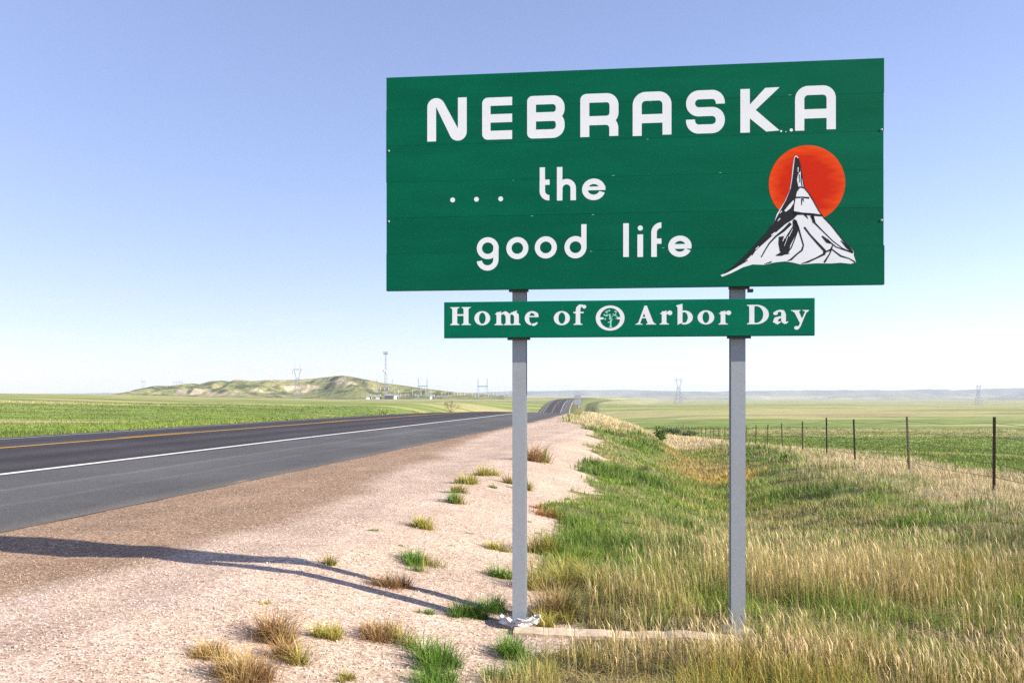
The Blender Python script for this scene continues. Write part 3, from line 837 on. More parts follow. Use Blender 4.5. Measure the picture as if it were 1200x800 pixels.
# bare scratches where the joints have chipped
for k in range(16):
    j = random.randint(0, 4); u = random.uniform(.1, S_W-.1); w = random.uniform(.004, .016)
    b = MB(); zc = vs_[j+1]+random.choice((-1, 1))*.006
    b.box(u, LY*.4, zc-.0010, u+w, .004, zc+.0010); b.build('chip', M['mint'], sign)
for (a_, b_) in ((455.5, 177), (455.5, 259.5), (1034, 152), (1034.5, 258)):
    u, v = px2sign(a_, b_)
    b = MB(); b.lathe([(.007, 0), (.007, .003), (.004, .005)], n=8)
    o = b.build('bolt', M['steel'], sign); o.location = (min(max(u, .014), S_W-.014), .001, v); o.rotation_euler = (math.radians(90), 0, 0)

# --- orange disc and the rock spire
z4 = (830, 160, 4.444)
disc = glyph('sun_disc', ell(514, 245, 199, 199, 64), z4, LY, M['disc'], sign)
sil = [(64,722),(100,702),(160,655),(205,610),(250,560),(300,510),(345,440),(358,402),(372,380),(400,335),(424,280),(434,220),(441,150),(448,108),(457,99),(468,108),(479,140),(486,185),(496,235),(500,268),(523,292),(547,330),(577,385),(602,420),(642,460),(682,510),(722,560),(757,597),(758,620),(770,655),(740,663),(690,657),(640,661),(560,660),(480,666),(440,656),(400,650),(350,655),(290,668),(230,666),(180,681),(120,711),(72,730)]
rock = glyph('rock_emblem', [sil], z4, LY-.0005, M['letter'], sign, flat=False)
ink = [
 [[(452,108),(461,106),(471,122),(477,150),(480,182),(468,196),(462,225),(470,262),(478,268),(462,288),(455,320),(448,362),(446,394),(470,402),(442,432),(402,456),(352,500),(302,545),(260,582),(236,606),(190,652),(150,680),(104,706),(72,720),(110,692),(166,646),(212,600),(257,552),(306,500),(349,436),(380,378),(406,330),(430,270),(440,210),(447,150)]],
 stroke([(450,438),(456,470),(432,515),(408,560),(404,596),(380,612),(352,620)], [22,30,40,40,34,20,4]),
 stroke([(380,520),(386,560),(378,600)], [26,40,10]),
 stroke([(430,452),(392,490),(352,520),(318,556),(296,592),(276,628)], [16,14,9,7,6,5]),
 stroke([(446,432),(468,470),(482,520),(496,566),(488,592),(462,612),(432,640),(412,648)], [14,10,8,7,9,8,10,3]),
 stroke([(466,486),(452,530),(432,580),(406,612),(424,610)], [8,5,6,5,3]),
 stroke([(500,472),(530,512),(570,556),(606,594),(604,612),(560,634),(520,652),(484,662)], [10,9,12,14,12,8,10,3]),
 stroke([(604,604),(640,588),(648,566)], [8,10,5]),
 stroke([(644,580),(632,612),(604,656)], [8,6,10]),
 stroke([(540,412),(556,452),(600,496),(650,545),(700,582),(752,606)], [20,9,6,5,5,7]),
 stroke([(592,518),(622,546),(640,556)], [8,20,6]),
 stroke([(622,540),(664,574),(712,592),(752,606)], [8,6,5,4]),
 stroke([(640,584),(690,622),(736,636),(766,655)], [6,9,5,8]),
 stroke([(690,542),(722,574),(754,606)], [4,14,8]),
 stroke([(456,318),(490,316),(526,320)], [9,7,10]),
 stroke([(440,398),(490,402),(540,406),(594,412)], [22,12,14,10]),
 stroke([(500,402),(520,428)], [14,3]), stroke([(540,408),(546,452)], [12,3]), stroke([(488,322),(486,358)], [8,3]), stroke([(494,322),(498,340)], [6,2]),
 stroke([(474,262),(500,268)], [7,6]), stroke([(486,188),(484,230),(490,264)], [6,5,4]), stroke([(474,196),(476,240)], [5,3]),
 stroke([(468,112),(478,142),(485,186),(496,240),(500,268),(522,294),(546,332),(576,387),(600,421)], [4,5,5,5,5,6,6,5,5]),
 stroke([(600,421),(640,462),(680,512),(720,562),(755,600)], [6,6,7,8,4]),
 stroke([(292,664),(330,652)], [3,8]), stroke([(206,644),(160,672)], [5,3]), stroke([(240,600),(228,620)], [6,3]),
]
for p in ink: glyph('ink_mark', p, z4, LY-.0010, M['ink'], rock, flat=False)
lights = [[[(396,386),(420,356),(444,330),(446,345),(428,374),(404,392)]], stroke([(362,440),(374,426)], [3,6]), stroke([(328,514),(350,500)], [4,8]), stroke([(372,400),(384,388)], [3,5]),
 stroke([(246,588),(262,572)], [3,5]), stroke([(468,160),(468,186)], [5,3]), stroke([(402,505),(388,545)], [3,4]), stroke([(414,520),(396,570)], [3,2]), stroke([(440,480),(420,520)], [2,4])]
for p in lights: glyph('highlight', p, z4, LY-.0014, M['letter'], rock, flat=False)

# --- serif lettering of the lower plate
h1 = (515, 345, 10.); h2 = (630, 345, 10.); h3 = (740, 345, 10.); h4 = (850, 345, 10.)
def serif(x0, x1, y, up, sx0, sx1):
    """slab foot with brackets; up = -1 when the stem rises from it"""
    t = 9*up
    return [[(x0, y), (x1, y), (x1-4, y+t), (sx1+12, y+t+3*up), (sx1, y+t+16*up), (sx0, y+t+16*up), (sx0-12, y+t+3*up), (x0+4, y+t)]]
small = []
small.append((h1, rect(150, 150, 208, 357)+rect(282, 150, 340, 357)+rect(200, 231, 290, 250)+serif(124, 236, 358, -1, 150, 208)+serif(257, 370, 358, -1, 282, 340)+serif(124, 236, 148, 1, 150, 208)+serif(257, 370, 148, 1, 282, 340)))
small.append((h1, ringq(502, 278, 93, 83, 39, 66)))
def arch(x0, x1, xt, y0):
    return stroke([(x0, y0+30), (x0+22, y0+12), (x0+52, y0+4), (x1-30, y0+10), (x1-2, y0+34), (x1, y0+80)], [10, 20, 30, 44, 54, 55])
small.append((h1, rect(668, 206, 722, 357)+[[(648, 226), (722, 196), (722, 250), (668, 240)]]+rect(776, 250, 830, 357)+rect(874, 250, 930, 357)+arch(716, 803, 0, 208)+arch(824, 902, 0, 208)+serif(643, 746, 358, -1, 668, 722)+serif(750, 853, 358, -1, 776, 830)+serif(850, 952, 358, -1, 874, 930)))
def e_glyph(cx, cy):
    return ringq(cx, cy, 86, 83, 34, 64, 75, 262, 26)+stroke(arcp(cx+8, cy+6, 68, 70, 262, 322, 10), [22, 30, 24, 12])+stroke(arcp(cx+4, cy-10, 55, 60, 92, 2, 12), [22, 30, 44, 36])+rect(cx-40, cy-28, cx+76, cy-13)
small.append((h1, e_glyph(1085, 278)))
small.append((h2, ringq(284, 277, 95, 83, 40, 66)))
small.append((h2, rect(446, 180, 500, 350)+rect(420, 203, 540, 219)+serif(418, 528, 355, -1, 446, 500)+stroke([(473, 190), (478, 158), (498, 133), (530, 126)], [54, 50, 36, 16])+ell(546, 144, 24, 22, 16)))
small.append((h3, [[(150, 132), (178, 130), (262, 348), (190, 348), (128, 200), (96, 290), (90, 345), (72, 345)]][:0]+[[(152, 132), (180, 130), (264, 345), (194, 345), (138, 196)]]+[[(152, 132), (166, 170), (98, 345), (74, 345)]]+rect(112, 262, 204, 278)+serif(44, 132, 352, -1, 78, 96)+serif(170, 290, 352, -1, 196, 262)))
def r_glyph(x, y): # x = stem left
    return rect(x, y+8, x+55, y+162)+[[(x-24, y+34), (x+55, y-2), (x+55, y+60), (x, y+44)]]+serif(x-28, x+86, y+163, -1, x, x+55)+stroke([(x+50, y+42), (x+70, y+24), (x+92, y+20)], [10, 26, 30])+ell(x+94, y+27, 30, 27, 16)
small.append((h3, r_glyph(355, 188)))
small.append((h3, rect(540, 120, 598, 330)+[[(520, 128), (598, 108), (598, 160), (540, 150)]]+ringq(620, 269, 99, 82, 40, 62, -112, 112, 30)+[[(540, 310), (600, 330), (560, 344), (540, 356)]]))
small.append((h3, ringq(872, 268, 98, 83, 39, 66)))
small.append((h3, r_glyph(1045, 188)))
small.append((h4, rect(280, 124, 340, 345)+serif(252, 366, 348, -1, 280, 340)+serif(252, 366, 120, 1, 280, 340)+ringq(360, 234, 150, 114, 84, 98, -90, 90, 30)+rect(330, 120, 362, 136)+rect(330, 332, 362, 348)))
small.append((h4, rect(655, 225, 710, 318)+stroke([(584, 222), (604, 200), (640, 188), (672, 200), (683, 236)], [36, 26, 20, 40, 54])+ell(588, 220, 28, 20, 16)+stroke([(680, 262), (632, 268), (596, 286), (588, 312), (614, 334), (650, 318)], [14, 24, 46, 56, 30, 10])+stroke([(682, 310), (698, 332), (718, 330), (736, 316)], [54, 26, 20, 6])))
small.append((h4, [[(800, 190), (858, 190), (906, 300), (882, 352)]]+stroke([(950, 190), (905, 290), (872, 368), (850, 396)], [18, 20, 22, 26])+ell(834, 390, 28, 22, 16)+serif(768, 882, 182, 1, 800, 856)+serif(902, 982, 182, 1, 936, 962)))
for fr, polys in small: glyph('letter', polys, fr, PY-.0006, M['letter'], plate)
em = glyph('tree_emblem', ringq(850, 276, 169, 147, 119, 118, 0, 360, 56)+[[(722, 262), (775, 270), (775, 288), (722, 296)]]+[[(978, 262), (930, 270), (930, 288), (978, 296)]], h2, PY-.0006, M['letter'], plate)
tr = [[(846, 300), (866, 300), (864, 360), (876, 384), (836, 384), (848, 360)]]
random.seed(3)
for k in range(34):
    a_ = random.uniform(0, 2*math.pi); rr = math.sqrt(random.random())
    tr += ell(855+rr*88*math.cos(a_), 250+rr*66*math.sin(a_)+(20 if k % 3 == 0 else 0), random.uniform(6, 15), random.uniform(5, 11), 9)
glyph('tree_print', tr, h2, PY-.0006, M['mint'], plate)

# --- timber sill between the posts, concrete collar and torn plastic at the foot
def local_on(o, x, y, z): return Vector((PL.x, PL.y, 0))+ux*x+uy*y+Vector((0, 0, z))
beam_c = local_on(None, POST_X[0]-.12, -.02, 0)
bv = []; bf = []
random.seed(11)
nseg = 24; LB = POST_X[1]-POST_X[0]+.12
for i in range(nseg+1):
    x = POST_X[0]+.06+LB*i/nseg-.08
    w = local_on(None, x, -.02, 0); gz = ground_at(w.x, w.y)
    wob = random.uniform(-.004, .004); top = gz+.026+wob
    for (yy_, zz_) in ((-.065, gz-.10), (-.068+wob, top-.008), (-.058, top), (.045, top+.004), (.056+wob, top-.006), (.056, gz-.10)):
        p = ux*x+uy*(yy_-.02)
        bv.append((PL.x+p.x, PL.y+p.y, zz_))
for i in range(nseg):
    for k in range(5): bf.append((i*6+k, (i+1)*6+k, (i+1)*6+k+1, i*6+k+1))
bf.append((0,1,2,3,4,5)); bf.append(tuple(nseg*6+k for k in (5,4,3,2,1,0)))
tag(link('timber_sill', new_mesh('timber_sill', bv, bf), M['wood_pale']), 'pale weathered timber sill lying in the grass between the two steel posts', 'timber')

def lumpy(name, rx, ry, rz, mat, seed, rough=.25, sub=3):
    bm = bmesh.new(); bmesh.ops.create_icosphere(bm, subdivisions=sub, radius=1)
    for v in bm.verts:
        n = mnoise.noise(v.co*2.0+Vector((seed*3.1, 1, 2)))*rough + mnoise.noise(v.co*5+Vector((seed, 4, 2)))*rough*.4
        v.co = v.co*(1+n); v.co.x *= rx; v.co.y *= ry; v.co.z *= rz
        if v.co.z < -rz*.5: v.co.z = -rz*.5
    me = bpy.data.meshes.new(name); bm.to_mesh(me); bm.free(); smooth(me)
    me.materials.append(mat)
    return me
for k, xc in enumerate(POST_X):
    w = local_on(None, xc, .12, 0); gz = ground_at(w.x, w.y)
    o = link('concrete_footing', lumpy('concrete_footing', .105, .10, .035, M['concrete'], k+1))
    o.location = (w.x, w.y, gz+.02)
    tag(o, ('rough concrete footing round the post base beside the torn white plastic', 'rough concrete footing at the base of the post that stands deep in dry grass')[k], 'footing')
# torn plastic sheet round the left post
def plastic_sheet(cx, w_, h_, seed):
    nx, ny = 22, 7; v = []; f = []
    for j in range(ny+1):
        for i in range(nx+1):
            a_ = -1.9+3.8*i/nx
            r = .105+.05*mnoise.noise(Vector((i*.4, j*.55, seed)))+.02*j/ny
            x = math.sin(a_)*r*w_; y = -math.cos(a_)*r*.85
            z = (h_*j/ny)*(1+.55*mnoise.noise(Vector((i*.5, 3, seed))))+.02*mnoise.noise(Vector((i*.8, j, seed+3)))
            v.append((x, y, z))
    for j in range(ny):
        for i in range(nx): f.append((j*(nx+1)+i, j*(nx+1)+i+1, (j+1)*(nx+1)+i+1, (j+1)*(nx+1)+i))
    me = new_mesh('plastic_wrap', v, f)
    o = link('plastic_wrap', me, M['white_plastic'])
    md = o.modifiers.new('thick', 'SOLIDIFY'); md.thickness = .003
    return o
for k, (xc, hh) in enumerate(zip(POST_X[:1], (.05,))):
    w = local_on(None, xc, .125, 0); gz = ground_at(w.x, w.y)
    o = plastic_sheet(xc, 1.0, hh, 2.0+k*5); o.location = (w.x, w.y-.02, gz+.03); o.rotation_euler = (0, 0, s_ang)
    tag(o, ('torn white plastic wrapped round the post foot at the edge of the gravel', 'scrap of white plastic round the post foot among tall dry grass')[k], 'plastic')

# ------------------------------------------------------------------ fence along the pasture
FY0 = 15.0
def fence_xy(k):
    y = FY0+4.85*k
    x = 8.33+.175*(y-15)-.00022*(y-15)**2
    return x, y
b = MB()   # a studded steel T post, 1.45 m out of the ground
b.box(-.024, -.005, -.3, .024, .005, 1.29)
b.box(-.005, .005, -.3, .005, .036, 1.29)
for k in range(12): b.box(-.009, -.011, .12+k*.10, .009, -.005, .15+k*.10)
tpost_me = b.mesh('post'); tpost_me.materials.append(M['rust_post'])
b = MB(); b.lathe([(.085, -.4), (.082, .6), (.078, 1.40), (.060, 1.46)], n=9)
wood_me = b.mesh('corner_post'); wood_me.materials.append(M['wood'])
fx, fy = fence_xy(-2)
fence = empty('wire_fence', (fx, fy, ground_at(fx, fy)))
tag(fence, 'wire fence on dark steel posts running along the straw bank beside the pasture', 'fence')
tops = []
random.seed(21)
for k in range(-2, 25):
    x, y = fence_xy(k); y += random.uniform(-.25, .25); z = ground_at(x, y)
    wood = k in (22, 24)
    o = link('corner_post' if wood else 'post', wood_me if wood else tpost_me, None, fence)
    lean = (random.uniform(-.03, .03), random.uniform(-.035, .035))
    o.location = Vector((x, y, z))-fence.location
    o.rotation_euler = (lean[0], lean[1], random.uniform(-.3, .3)-.17)
    sc = random.uniform(.94, 1.05); o.scale = (1, 1, sc)
    tops.append((Vector((x, y, z)), lean, sc))
for hgt in (.28, .50, .72, .95, 1.18):
    pts = []
    for (p, ln, sc) in tops:
        q = p+Vector((math.sin(ln[1])*hgt, -math.sin(ln[0])*hgt, hgt*sc))
        if pts:
            m_ = (pts[-1]+q)*.5; m_.z -= .018+random.uniform(0, .02); pts.append(m_)
        pts.append(q)
    b = MB()
    for a_, c_ in zip(pts[:-1], pts[1:]): b.bar(a_-fence.location, c_-fence.location, .0052, n=4)
    b.build('wire', M['wire'], fence)

# ------------------------------------------------------------------ things along the road ahead
def at_dist(px, y, lift=0.0):
    x = (px-600)/F*y
    return Vector((x, y, ground_at(x, y)+lift))

# backs of the road signs on two wooden posts
p = at_dist(676.6, 88)
rs = empty('road_sign', p, -.05)
tag(rs, 'grey backs of small highway signs on yellow brown posts beside the road', 'road sign')
zt = EYE-p.z
for dx, h_ in ((0, zt+.05), (.30, zt-.4)):
    b = MB(); b.box(dx-.05, -.05, -.4, dx+.05, .05, h_); b.build('post', M['brown_post'], rs)
for (x0, x1, za, zb) in ((-.30, .36, -.36, .03), (-.30, .36, -.98, -.44), (.02, .44, -1.30, -1.02)):
    b = MB(); b.box(x0, -.075, zt+za, x1, -.055, zt+zb); b.build('panel', M['alu'], rs)
    b = MB(); b.box(x0+.05, -.055, zt+(za+zb)/2-.03, x1-.05, -.051, zt+(za+zb)/2+.03); b.build('brace', M['dark_metal'], rs)

# short brace posts of a side fence
for (px, y, h_, lb) in ((721.5, 175, 2.3, 'stout grey timber gate post with a brace rail standing in the far verge'), (699.5, 300, 2.4, 'dark timber gate post where the far verge meets the pasture')):
    p = at_dist(px, y)
    g = empty('gate_post', p)
    b = MB(); b.lathe([(.22, -.4), (.21, 1.2), (.19, h_)], n=8); b.build('post', M['wood'], g)
    b = MB(); b.lathe([(.17, -.4), (.16, h_*.8)], c=(2.2, .6, ground_at(p.x+2.2, p.y+.6)-p.z), n=8); b.build('post', M['wood'], g)
    b = MB(); b.bar((0, 0, h_*.7), (2.2, .6, h_*.62), .09, n=6); b.build('rail', M['wood'], g)
    tag(g, lb, 'gate post')

# ------------------------------------------------------------------ low sandy hill beyond the field
def hill():
    D = 760.0
    prof = [(120,470),(150,468),(165,464.5),(180,458.5),(200,452.3),(212,452.5),(226,449),(238,451),(252,446.5),(266,446),(276,449),(285,444.8),(300,446.5),(318,445),(335,444.5),(352,443),(368,441.5),(385,440),(398,439.5),(412,441),(430,445),(450,449),(475,452),(505,456),(540,460),(580,463),(620,466)]
    pxs = np.array([p[0] for p in prof], float); pys = np.array([p[1] for p in prof], float)
    nx, ny = 300, 90
    xs = np.linspace((110-600)/F*D, (640-600)/F*D, nx); ysl = np.linspace(D-150, D+190, ny)
    X, Y = np.meshgrid(xs, ysl)
    pxx = 600+X/D*F
    ridge = EYE+(HOR-np.interp(pxx, pxs, pys))*D/F
    base = land(X-c_of(Y), Y)-.6
    yr = D+20*np.sin(X/37.)+14*np.sin(X/15.+1)
    t = (Y-yr)
    n = fbm(X/22.+4, Y/30.+2, 5)-.5
    fr = np.where(t < 0, np.exp(-(t/(58+30*vnoise(X/40., 0*X)))**2*1.0), np.exp(-(t/90)**2))
    H = np.maximum(ridge-base, 0)*np.clip(fr, 0, 1)
    gul = np.abs(fbm(X/14.+8, Y/60.+3, 4)-.5)*2
    H = H*(1+n*.55*np.clip(1-fr, 0, 1)) - sst(.0, .8, H/8.)*(1-gul)*1.4*(fr < .93)
    # a low cliff band on the near face
    band = np.exp(-((t+62+8*np.sin(X/20.))/10)**2)*sst(-300, -270, X)*(1-sst(-178, -160, X))
    H = H + 2.6*sst(-66, -58, t+10*n)*band*4*.35
    edge = np.minimum(np.minimum(sst(0, .06, (X-xs[0])/(xs[-1]-xs[0])), sst(0, .06, (xs[-1]-X)/(xs[-1]-xs[0]))), np.minimum(sst(0, .1, (Y-ysl[0])/(ysl[-1]-ysl[0])), sst(0, .1, (ysl[-1]-Y)/(ysl[-1]-ysl[0]))))
    H = H+(fbm(X/7.+2, Y/11.+6, 4)-.5)*3.2*sst(1, 7, H)*np.where(fr > .93, .35, 1)
    Z = base+H*edge-(1-edge)*1.5
    v = np.stack([X, Y, Z], -1).reshape(-1, 3)
    ii = np.arange(nx*ny).reshape(ny, nx)
    me = np_mesh('hill', v, quads=np.stack([ii[:-1, :-1], ii[:-1, 1:], ii[1:, 1:], ii[1:, :-1]], -1).reshape(-1, 4))
    gx = np.gradient(Z, axis=1)/(xs[1]-xs[0]); gy = np.gradient(Z, axis=0)/(ysl[1]-ysl[0])
    steep = np.hypot(gx, gy)
    grass = mixc(np.zeros(X.shape+(3,))+c3(.19, .205, .080), c3(.28, .255, .13), sst(.4, .65, fbm(X/18., Y/12.)))
    grass = mixc(grass, c3(.085, .095, .045), sst(.52, .62, fbm(X/9.+3, Y/7.)))
    Z += 0
    sand = mixc(np.zeros(X.shape+(3,))+c3(.50, .42, .31), c3(.26, .22, .16), sst(.5, .7, fbm(X/4., Y/4.)))
    rim = np.exp(-((pxx-335)/24)**2)*np.exp(-((t+6)/9)**2)+np.exp(-((pxx-290)/8)**2)*np.exp(-((t+8)/9)**2)+.9*np.exp(-((pxx-412)/18)**2)*np.exp(-((t+32)/9)**2)
    msk = np.clip(sst(.46, .58, fbm(X/9.+7, Y/9.))*band*1.3+rim*sst(.35, .6, fbm(X/7., Y/6.)+.12), 0, 1)
    set_col(me, 'Col', mixc(grass, sand, msk).reshape(-1, 3))
    smooth(me)
    m, nt, bs = mat_new('hill_turf')
    a = nd(nt, 'ShaderNodeVertexColor', layer_name='Col'); g = nd(nt, 'ShaderNodeNewGeometry')
    n_ = nd(nt, 'ShaderNodeTexNoise'); n_.inputs['Scale'].default_value = .35; n_.inputs['Detail'].default_value = 8; n_.inputs['Roughness'].default_value = .7
    nt.links.new(g.outputs['Position'], n_.inputs['Vector'])
    r = nd(nt, 'ShaderNodeMapRange'); r.inputs[1].default_value = .3; r.inputs[2].default_value = .7; r.inputs[3].default_value = .5; r.inputs[4].default_value = 1.4; nt.links.new(n_.outputs['Fac'], r.inputs[0])
    mu = nd(nt, 'ShaderNodeMixRGB', blend_type='MULTIPLY'); mu.inputs['Fac'].default_value = 1
    nt.links.new(a.outputs['Color'], mu.inputs['Color1']); nt.links.new(r.outputs[0], mu.inputs['Color2']); nt.links.new(mu.outputs[0], bs.inputs['Base Color'])
    bs.inputs['Roughness'].default_value = .95; bs.inputs['Specular IOR Level'].default_value = .1
    bp = nd(nt, 'ShaderNodeBump'); bp.inputs['Strength'].default_value = .6; bp.inputs['Distance'].default_value = 1.2
    nt.links.new(n_.outputs['Fac'], bp.inputs['Height']); nt.links.new(bp.outputs[0], bs.inputs['Normal'])
    o = link('hill', me, m); tag(o, kind='structure')
hill()

# far tableland under the haze
def tableland(name, D, prof, depth, seed, col):
    pxs = np.array([p[0] for p in prof], float); pys = np.array([p[1] for p in prof], float)
    nx, ny = 420, 26
    xs = np.linspace((prof[0][0]-600)/F*D, (prof[-1][0]-600)/F*D, nx); ysl = np.linspace(D-depth*.45, D+depth, ny)
    X, Y = np.meshgrid(xs, ysl)
    pxx = 600+X/D*F
    top = EYE+(HOR-np.interp(pxx, pxs, pys))*D/F + (fbm(X/90.+seed, 0*X+seed, 4)-.5)*D*.0014
    t = (Y-(D-depth*.45))/(depth*.45)
    n = fbm(X/160.+seed, Y/200., 4)
    up = sst(.0, 1., t+(n-.5)*.9)
    base = -45.0
    Z = base+(top-base)*np.clip(up, 0, 1)-np.clip(t-1.1, 0, 9)*6
    v = np.stack([X, Y, Z], -1).reshape(-1, 3)
    ii = np.arange(nx*ny).reshape(ny, nx)
    me = np_mesh(name, v, quads=np.stack([ii[:-1, :-1], ii[:-1, 1:], ii[1:, 1:], ii[1:, :-1]], -1).reshape(-1, 4))
    c = mixc(np.zeros(X.shape+(3,))+np.array(col), np.array(col)*1.5, sst(.4, .6, fbm(X/220.+9, Y/70.)))
    set_col(me, 'Col', c.reshape(-1, 3)); smooth(me)
    m = vcol_mat(name+'_slope', .95, 0, .1)
    o = link(name, me, m); tag(o, kind='structure')
tableland('far_hills', 5600, [(-700,461),(-200,460.5),(60,461),(130,460),(170,461.5),(400,462),(560,459.5),(600,458.2),(640,457.6),(700,456.8),(740,457.0),(800,458.5),(830,459),(860,458),(930,457.4),(1000,457),(1080,457.5),(1092,455.8),(1100,457),(1114,455.8),(1124,457.2),(1160,456.5),(1175,454.8),(1240,454.4),(1400,456),(1700,457)], 900, 3.0, (.12, .115, .085))
tableland('far_ridge', 3300, [(-600,464),(560,464.2),(700,463.6),(800,463.9),(900,463.2),(1000,463.8),(1100,463.0),(1200,463.5),(1500,463.3)], 600, 8.0, (.23, .21, .14))

# ------------------------------------------------------------------ pylons, mast and substation
def pylon(loc, H, label, rz=0.0, r=.16):
    t = empty('lattice_pylon', loc, rz)
    tag(t, label, 'pylon', 'power line pylons on the plain')
    hb, hw, za, zw = H*.115, H*.035, H*.80, H*.58
    def lv(z): 
        k = min(z/zw, 1); return hb+(hw-hb)*k
    for sx in (-1, 1):
        for sy in (-1, 1):
            b = MB(); b.bar((sx*hb, sy*hb, -.5), (sx*hw, sy*hw, zw), r, r*.8); b.bar((sx*hw, sy*hw, zw), (sx*H*.085, sy*hw*.6, za), r*.8)
            b.build('leg', M['lattice'], t)
    b = MB(); zs = np.linspace(0, zw, 6)
    for z0, z1 in zip(zs[:-1], zs[1:]):
        a, c = lv(z0), lv(z1)
        for (p, q) in (((-a, -a), (c, -c)), ((a, -a), (-c, -c)), ((-a, a), (c, c)), ((a, a), (-c, c)), ((-a, -a), (-c, c)), ((a, -a), (c, c))):
            b.bar((p[0], p[1], z0), (q[0], q[1], z1), r*.5, n=3)
        b.bar((-c, -c, z1), (c, -c, z1), r*.5, n=3)
    b.build('bracing', M['lattice'], t)
    b = MB(); sp = H*.135
    b.bar((-sp, 0, za), (sp, 0, za), r*.9); b.bar((-sp*.75, 0, za+H*.035), (sp*.75, 0, za+H*.035), r*.7)
    for k in range(-4, 5): b.bar((k*sp/4.4, 0, za), ((k+.5)*sp/4.4, 0, za+H*.035), r*.5, n=3)
    b.build('crossarm', M['lattice'], t)
    for sx in (-1, 1):
        b = MB(); b.bar((sx*H*.075, 0, za+H*.03), (sx*H*.07, 0, H), r*.7, r*.4); b.build('horn', M['lattice'], t)
    for xx in (-sp*.95, 0, sp*.95):
        b = MB(); b.lathe([(.10, za-H*.085), (.22, za-H*.06), (.22, za-H*.03), (.08, za)], c=(xx, 0, 0), n=6); b.build('insulator', M['porcelain'], t)
    return t
def pylon_at(px, ytop, D, label, rz=0):
    p = at_dist(px, D); H = EYE+(HOR-ytop)*D/F-p.z
    return pylon(p, H, label, rz, r=.00026*D)
pylon_at(348.5, 425, 640, 'tall lattice pylon standing in front of the low sandy hill', .1)
pylon_at(795.5, 438, 900, 'pale lattice pylon on the plain between the two sign posts', .25)
pylon_at(1147, 447, 1150, 'pale lattice pylon on the plain beyond the fence near the flat topped hills', .2)
pylon_at(168, 443, 1250, 'faint distant lattice pylon at the low end of the sandy hill', .4)
pylon_at(205.5, 444, 1150, 'one of two faint distant pylons close together behind the low hill', .4)
pylon_at(211.5, 444, 1180, 'one of two faint distant pylons close together behind the low hill', .4)

SD = 620.0
def sub_at(px, dy=0): return at_dist(px, SD+dy)
# radio mast
p = sub_at(452); H = EYE+(HOR-412)*SD/F-p.z
t = empty('radio_mast', p); tag(t, 'tall thin lattice radio mast rising from the substation', 'mast')
for k in range(3):
    a = 2*math.pi*k/3+.4; b = MB(); b.bar((1.3*math.cos(a), 1.3*math.sin(a), -.5), (.55*math.cos(a), .55*math.sin(a), H), .13, .09); b.build('leg', M['lattice'], t)
b = MB(); zs = np.linspace(0, H, 18)
for i, (z0, z1) in enumerate(zip(zs[:-1], zs[1:])):
    ra, rb = 1.3-.75*z0/H, 1.3-.75*z1/H
    for k in range(3):
        a = 2*math.pi*k/3+.4; c = a+2*math.pi/3
        b.bar((ra*math.cos(a), ra*math.sin(a), z0), (rb*math.cos(c), rb*math.sin(c), z1), .06, n=3)
b.build('bracing', M['lattice'], t)
b = MB(); b.box(-1.5, -.9, H-1.6, 1.5, .9, H-1.3); 
for sx in (-1.3, -.4, .5, 1.3): b.box(sx-.22, -1.1, H-2.2, sx+.22, -.9, H+.2)
b.build('antenna_panel', M['lattice'], t)
for zz_, sx in ((H*.60, -1.0), (H*.55, .5)):
    b = MB(); b.lathe([(.9, 0), (.75, .3), (.2, .5)], n=10); o = b.build('dish', M['porcelain'], t); o.location = (sx, -.9, zz_); o.rotation_euler = (math.radians(90), 0, 0)
# steel gantries
def gantry(px, ytop, half, label, teal):
    p = sub_at(px); H = EYE+(HOR-ytop)*SD/F-p.z
    t = empty('gantry', p, .15); tag(t, label, 'gantry', 'steel gantries of the substation')
    for sx in (-1, 1):
        b = MB()
        for dx in (-1, 1): b.bar((sx*half+dx*half*.32, 0, -.5), (sx*half, 0, H), .20, .13)
        b.build('leg', M['lattice'], t)
    zb = H*.62
    b = MB(); b.bar((-half*1.12, 0, zb), (half*1.12, 0, zb), .42 if teal else .25); b.build('beam', M['teal'] if teal else M['lattice'], t)
    for k in (-.5, 0, .5):
        b = MB(); b.lathe([(.12, zb-2.4), (.2, zb-1.6), (.2, zb-.9), (.1, zb-.3)], c=(k*half, 0, 0), n=6); b.build('insulator', M['porcelain'], t)
gantry(495.5, 443, 3.1, 'steel gantry with a teal beam beside the bare young tree', True)
gantry(565.5, 443, 3.3, 'steel gantry with a teal beam next to the grey sign post', True)
gantry(450.5, 444.5, 5.6, 'wide pale gantry framing the foot of the radio mast', False)
# equipment: a bushing or switch on a pedestal, seen as thin pale columns
def pole_kit(px, dy, H, r, mat, i):
    p = sub_at(px, dy); t = empty('porcelain_insulator', p)
    b = MB(); b.bar((-.3, 0, -.3), (-.3, 0, H*.45), .10); b.bar((.3, 0, -.3), (.3, 0, H*.45), .10); b.box(-.5, -.25, H*.42, .5, .25, H*.48); b.build('stand', M['lattice'], t)
    b = MB(); prof = []
    for k in range(6): prof += [(r*.55, H*.48+k*H*.085), (r, H*.50+k*H*.085), (r*.55, H*.54+k*H*.085)]
    b.lathe(prof, n=7); b.build('bushing', mat, t)
    tag(t, 'pale porcelain insulator column on a steel stand in the substation', 'insulator', 'insulator columns of the substation')
random.seed(5)
for i, px in enumerate([434,439,446,457,463,466.5,470,474,478,483,487,490.5,493,499,502,505,509,513,517,521,525,532,536,540,544,548,553,557,561,569,573,577,582,588,594]):
    pole_kit(px+random.uniform(-.6, .6), random.uniform(-25, 25), random.choice([3.2, 4.2, 5.6, 7.2]), random.uniform(.16, .34), M['porcelain'], i)
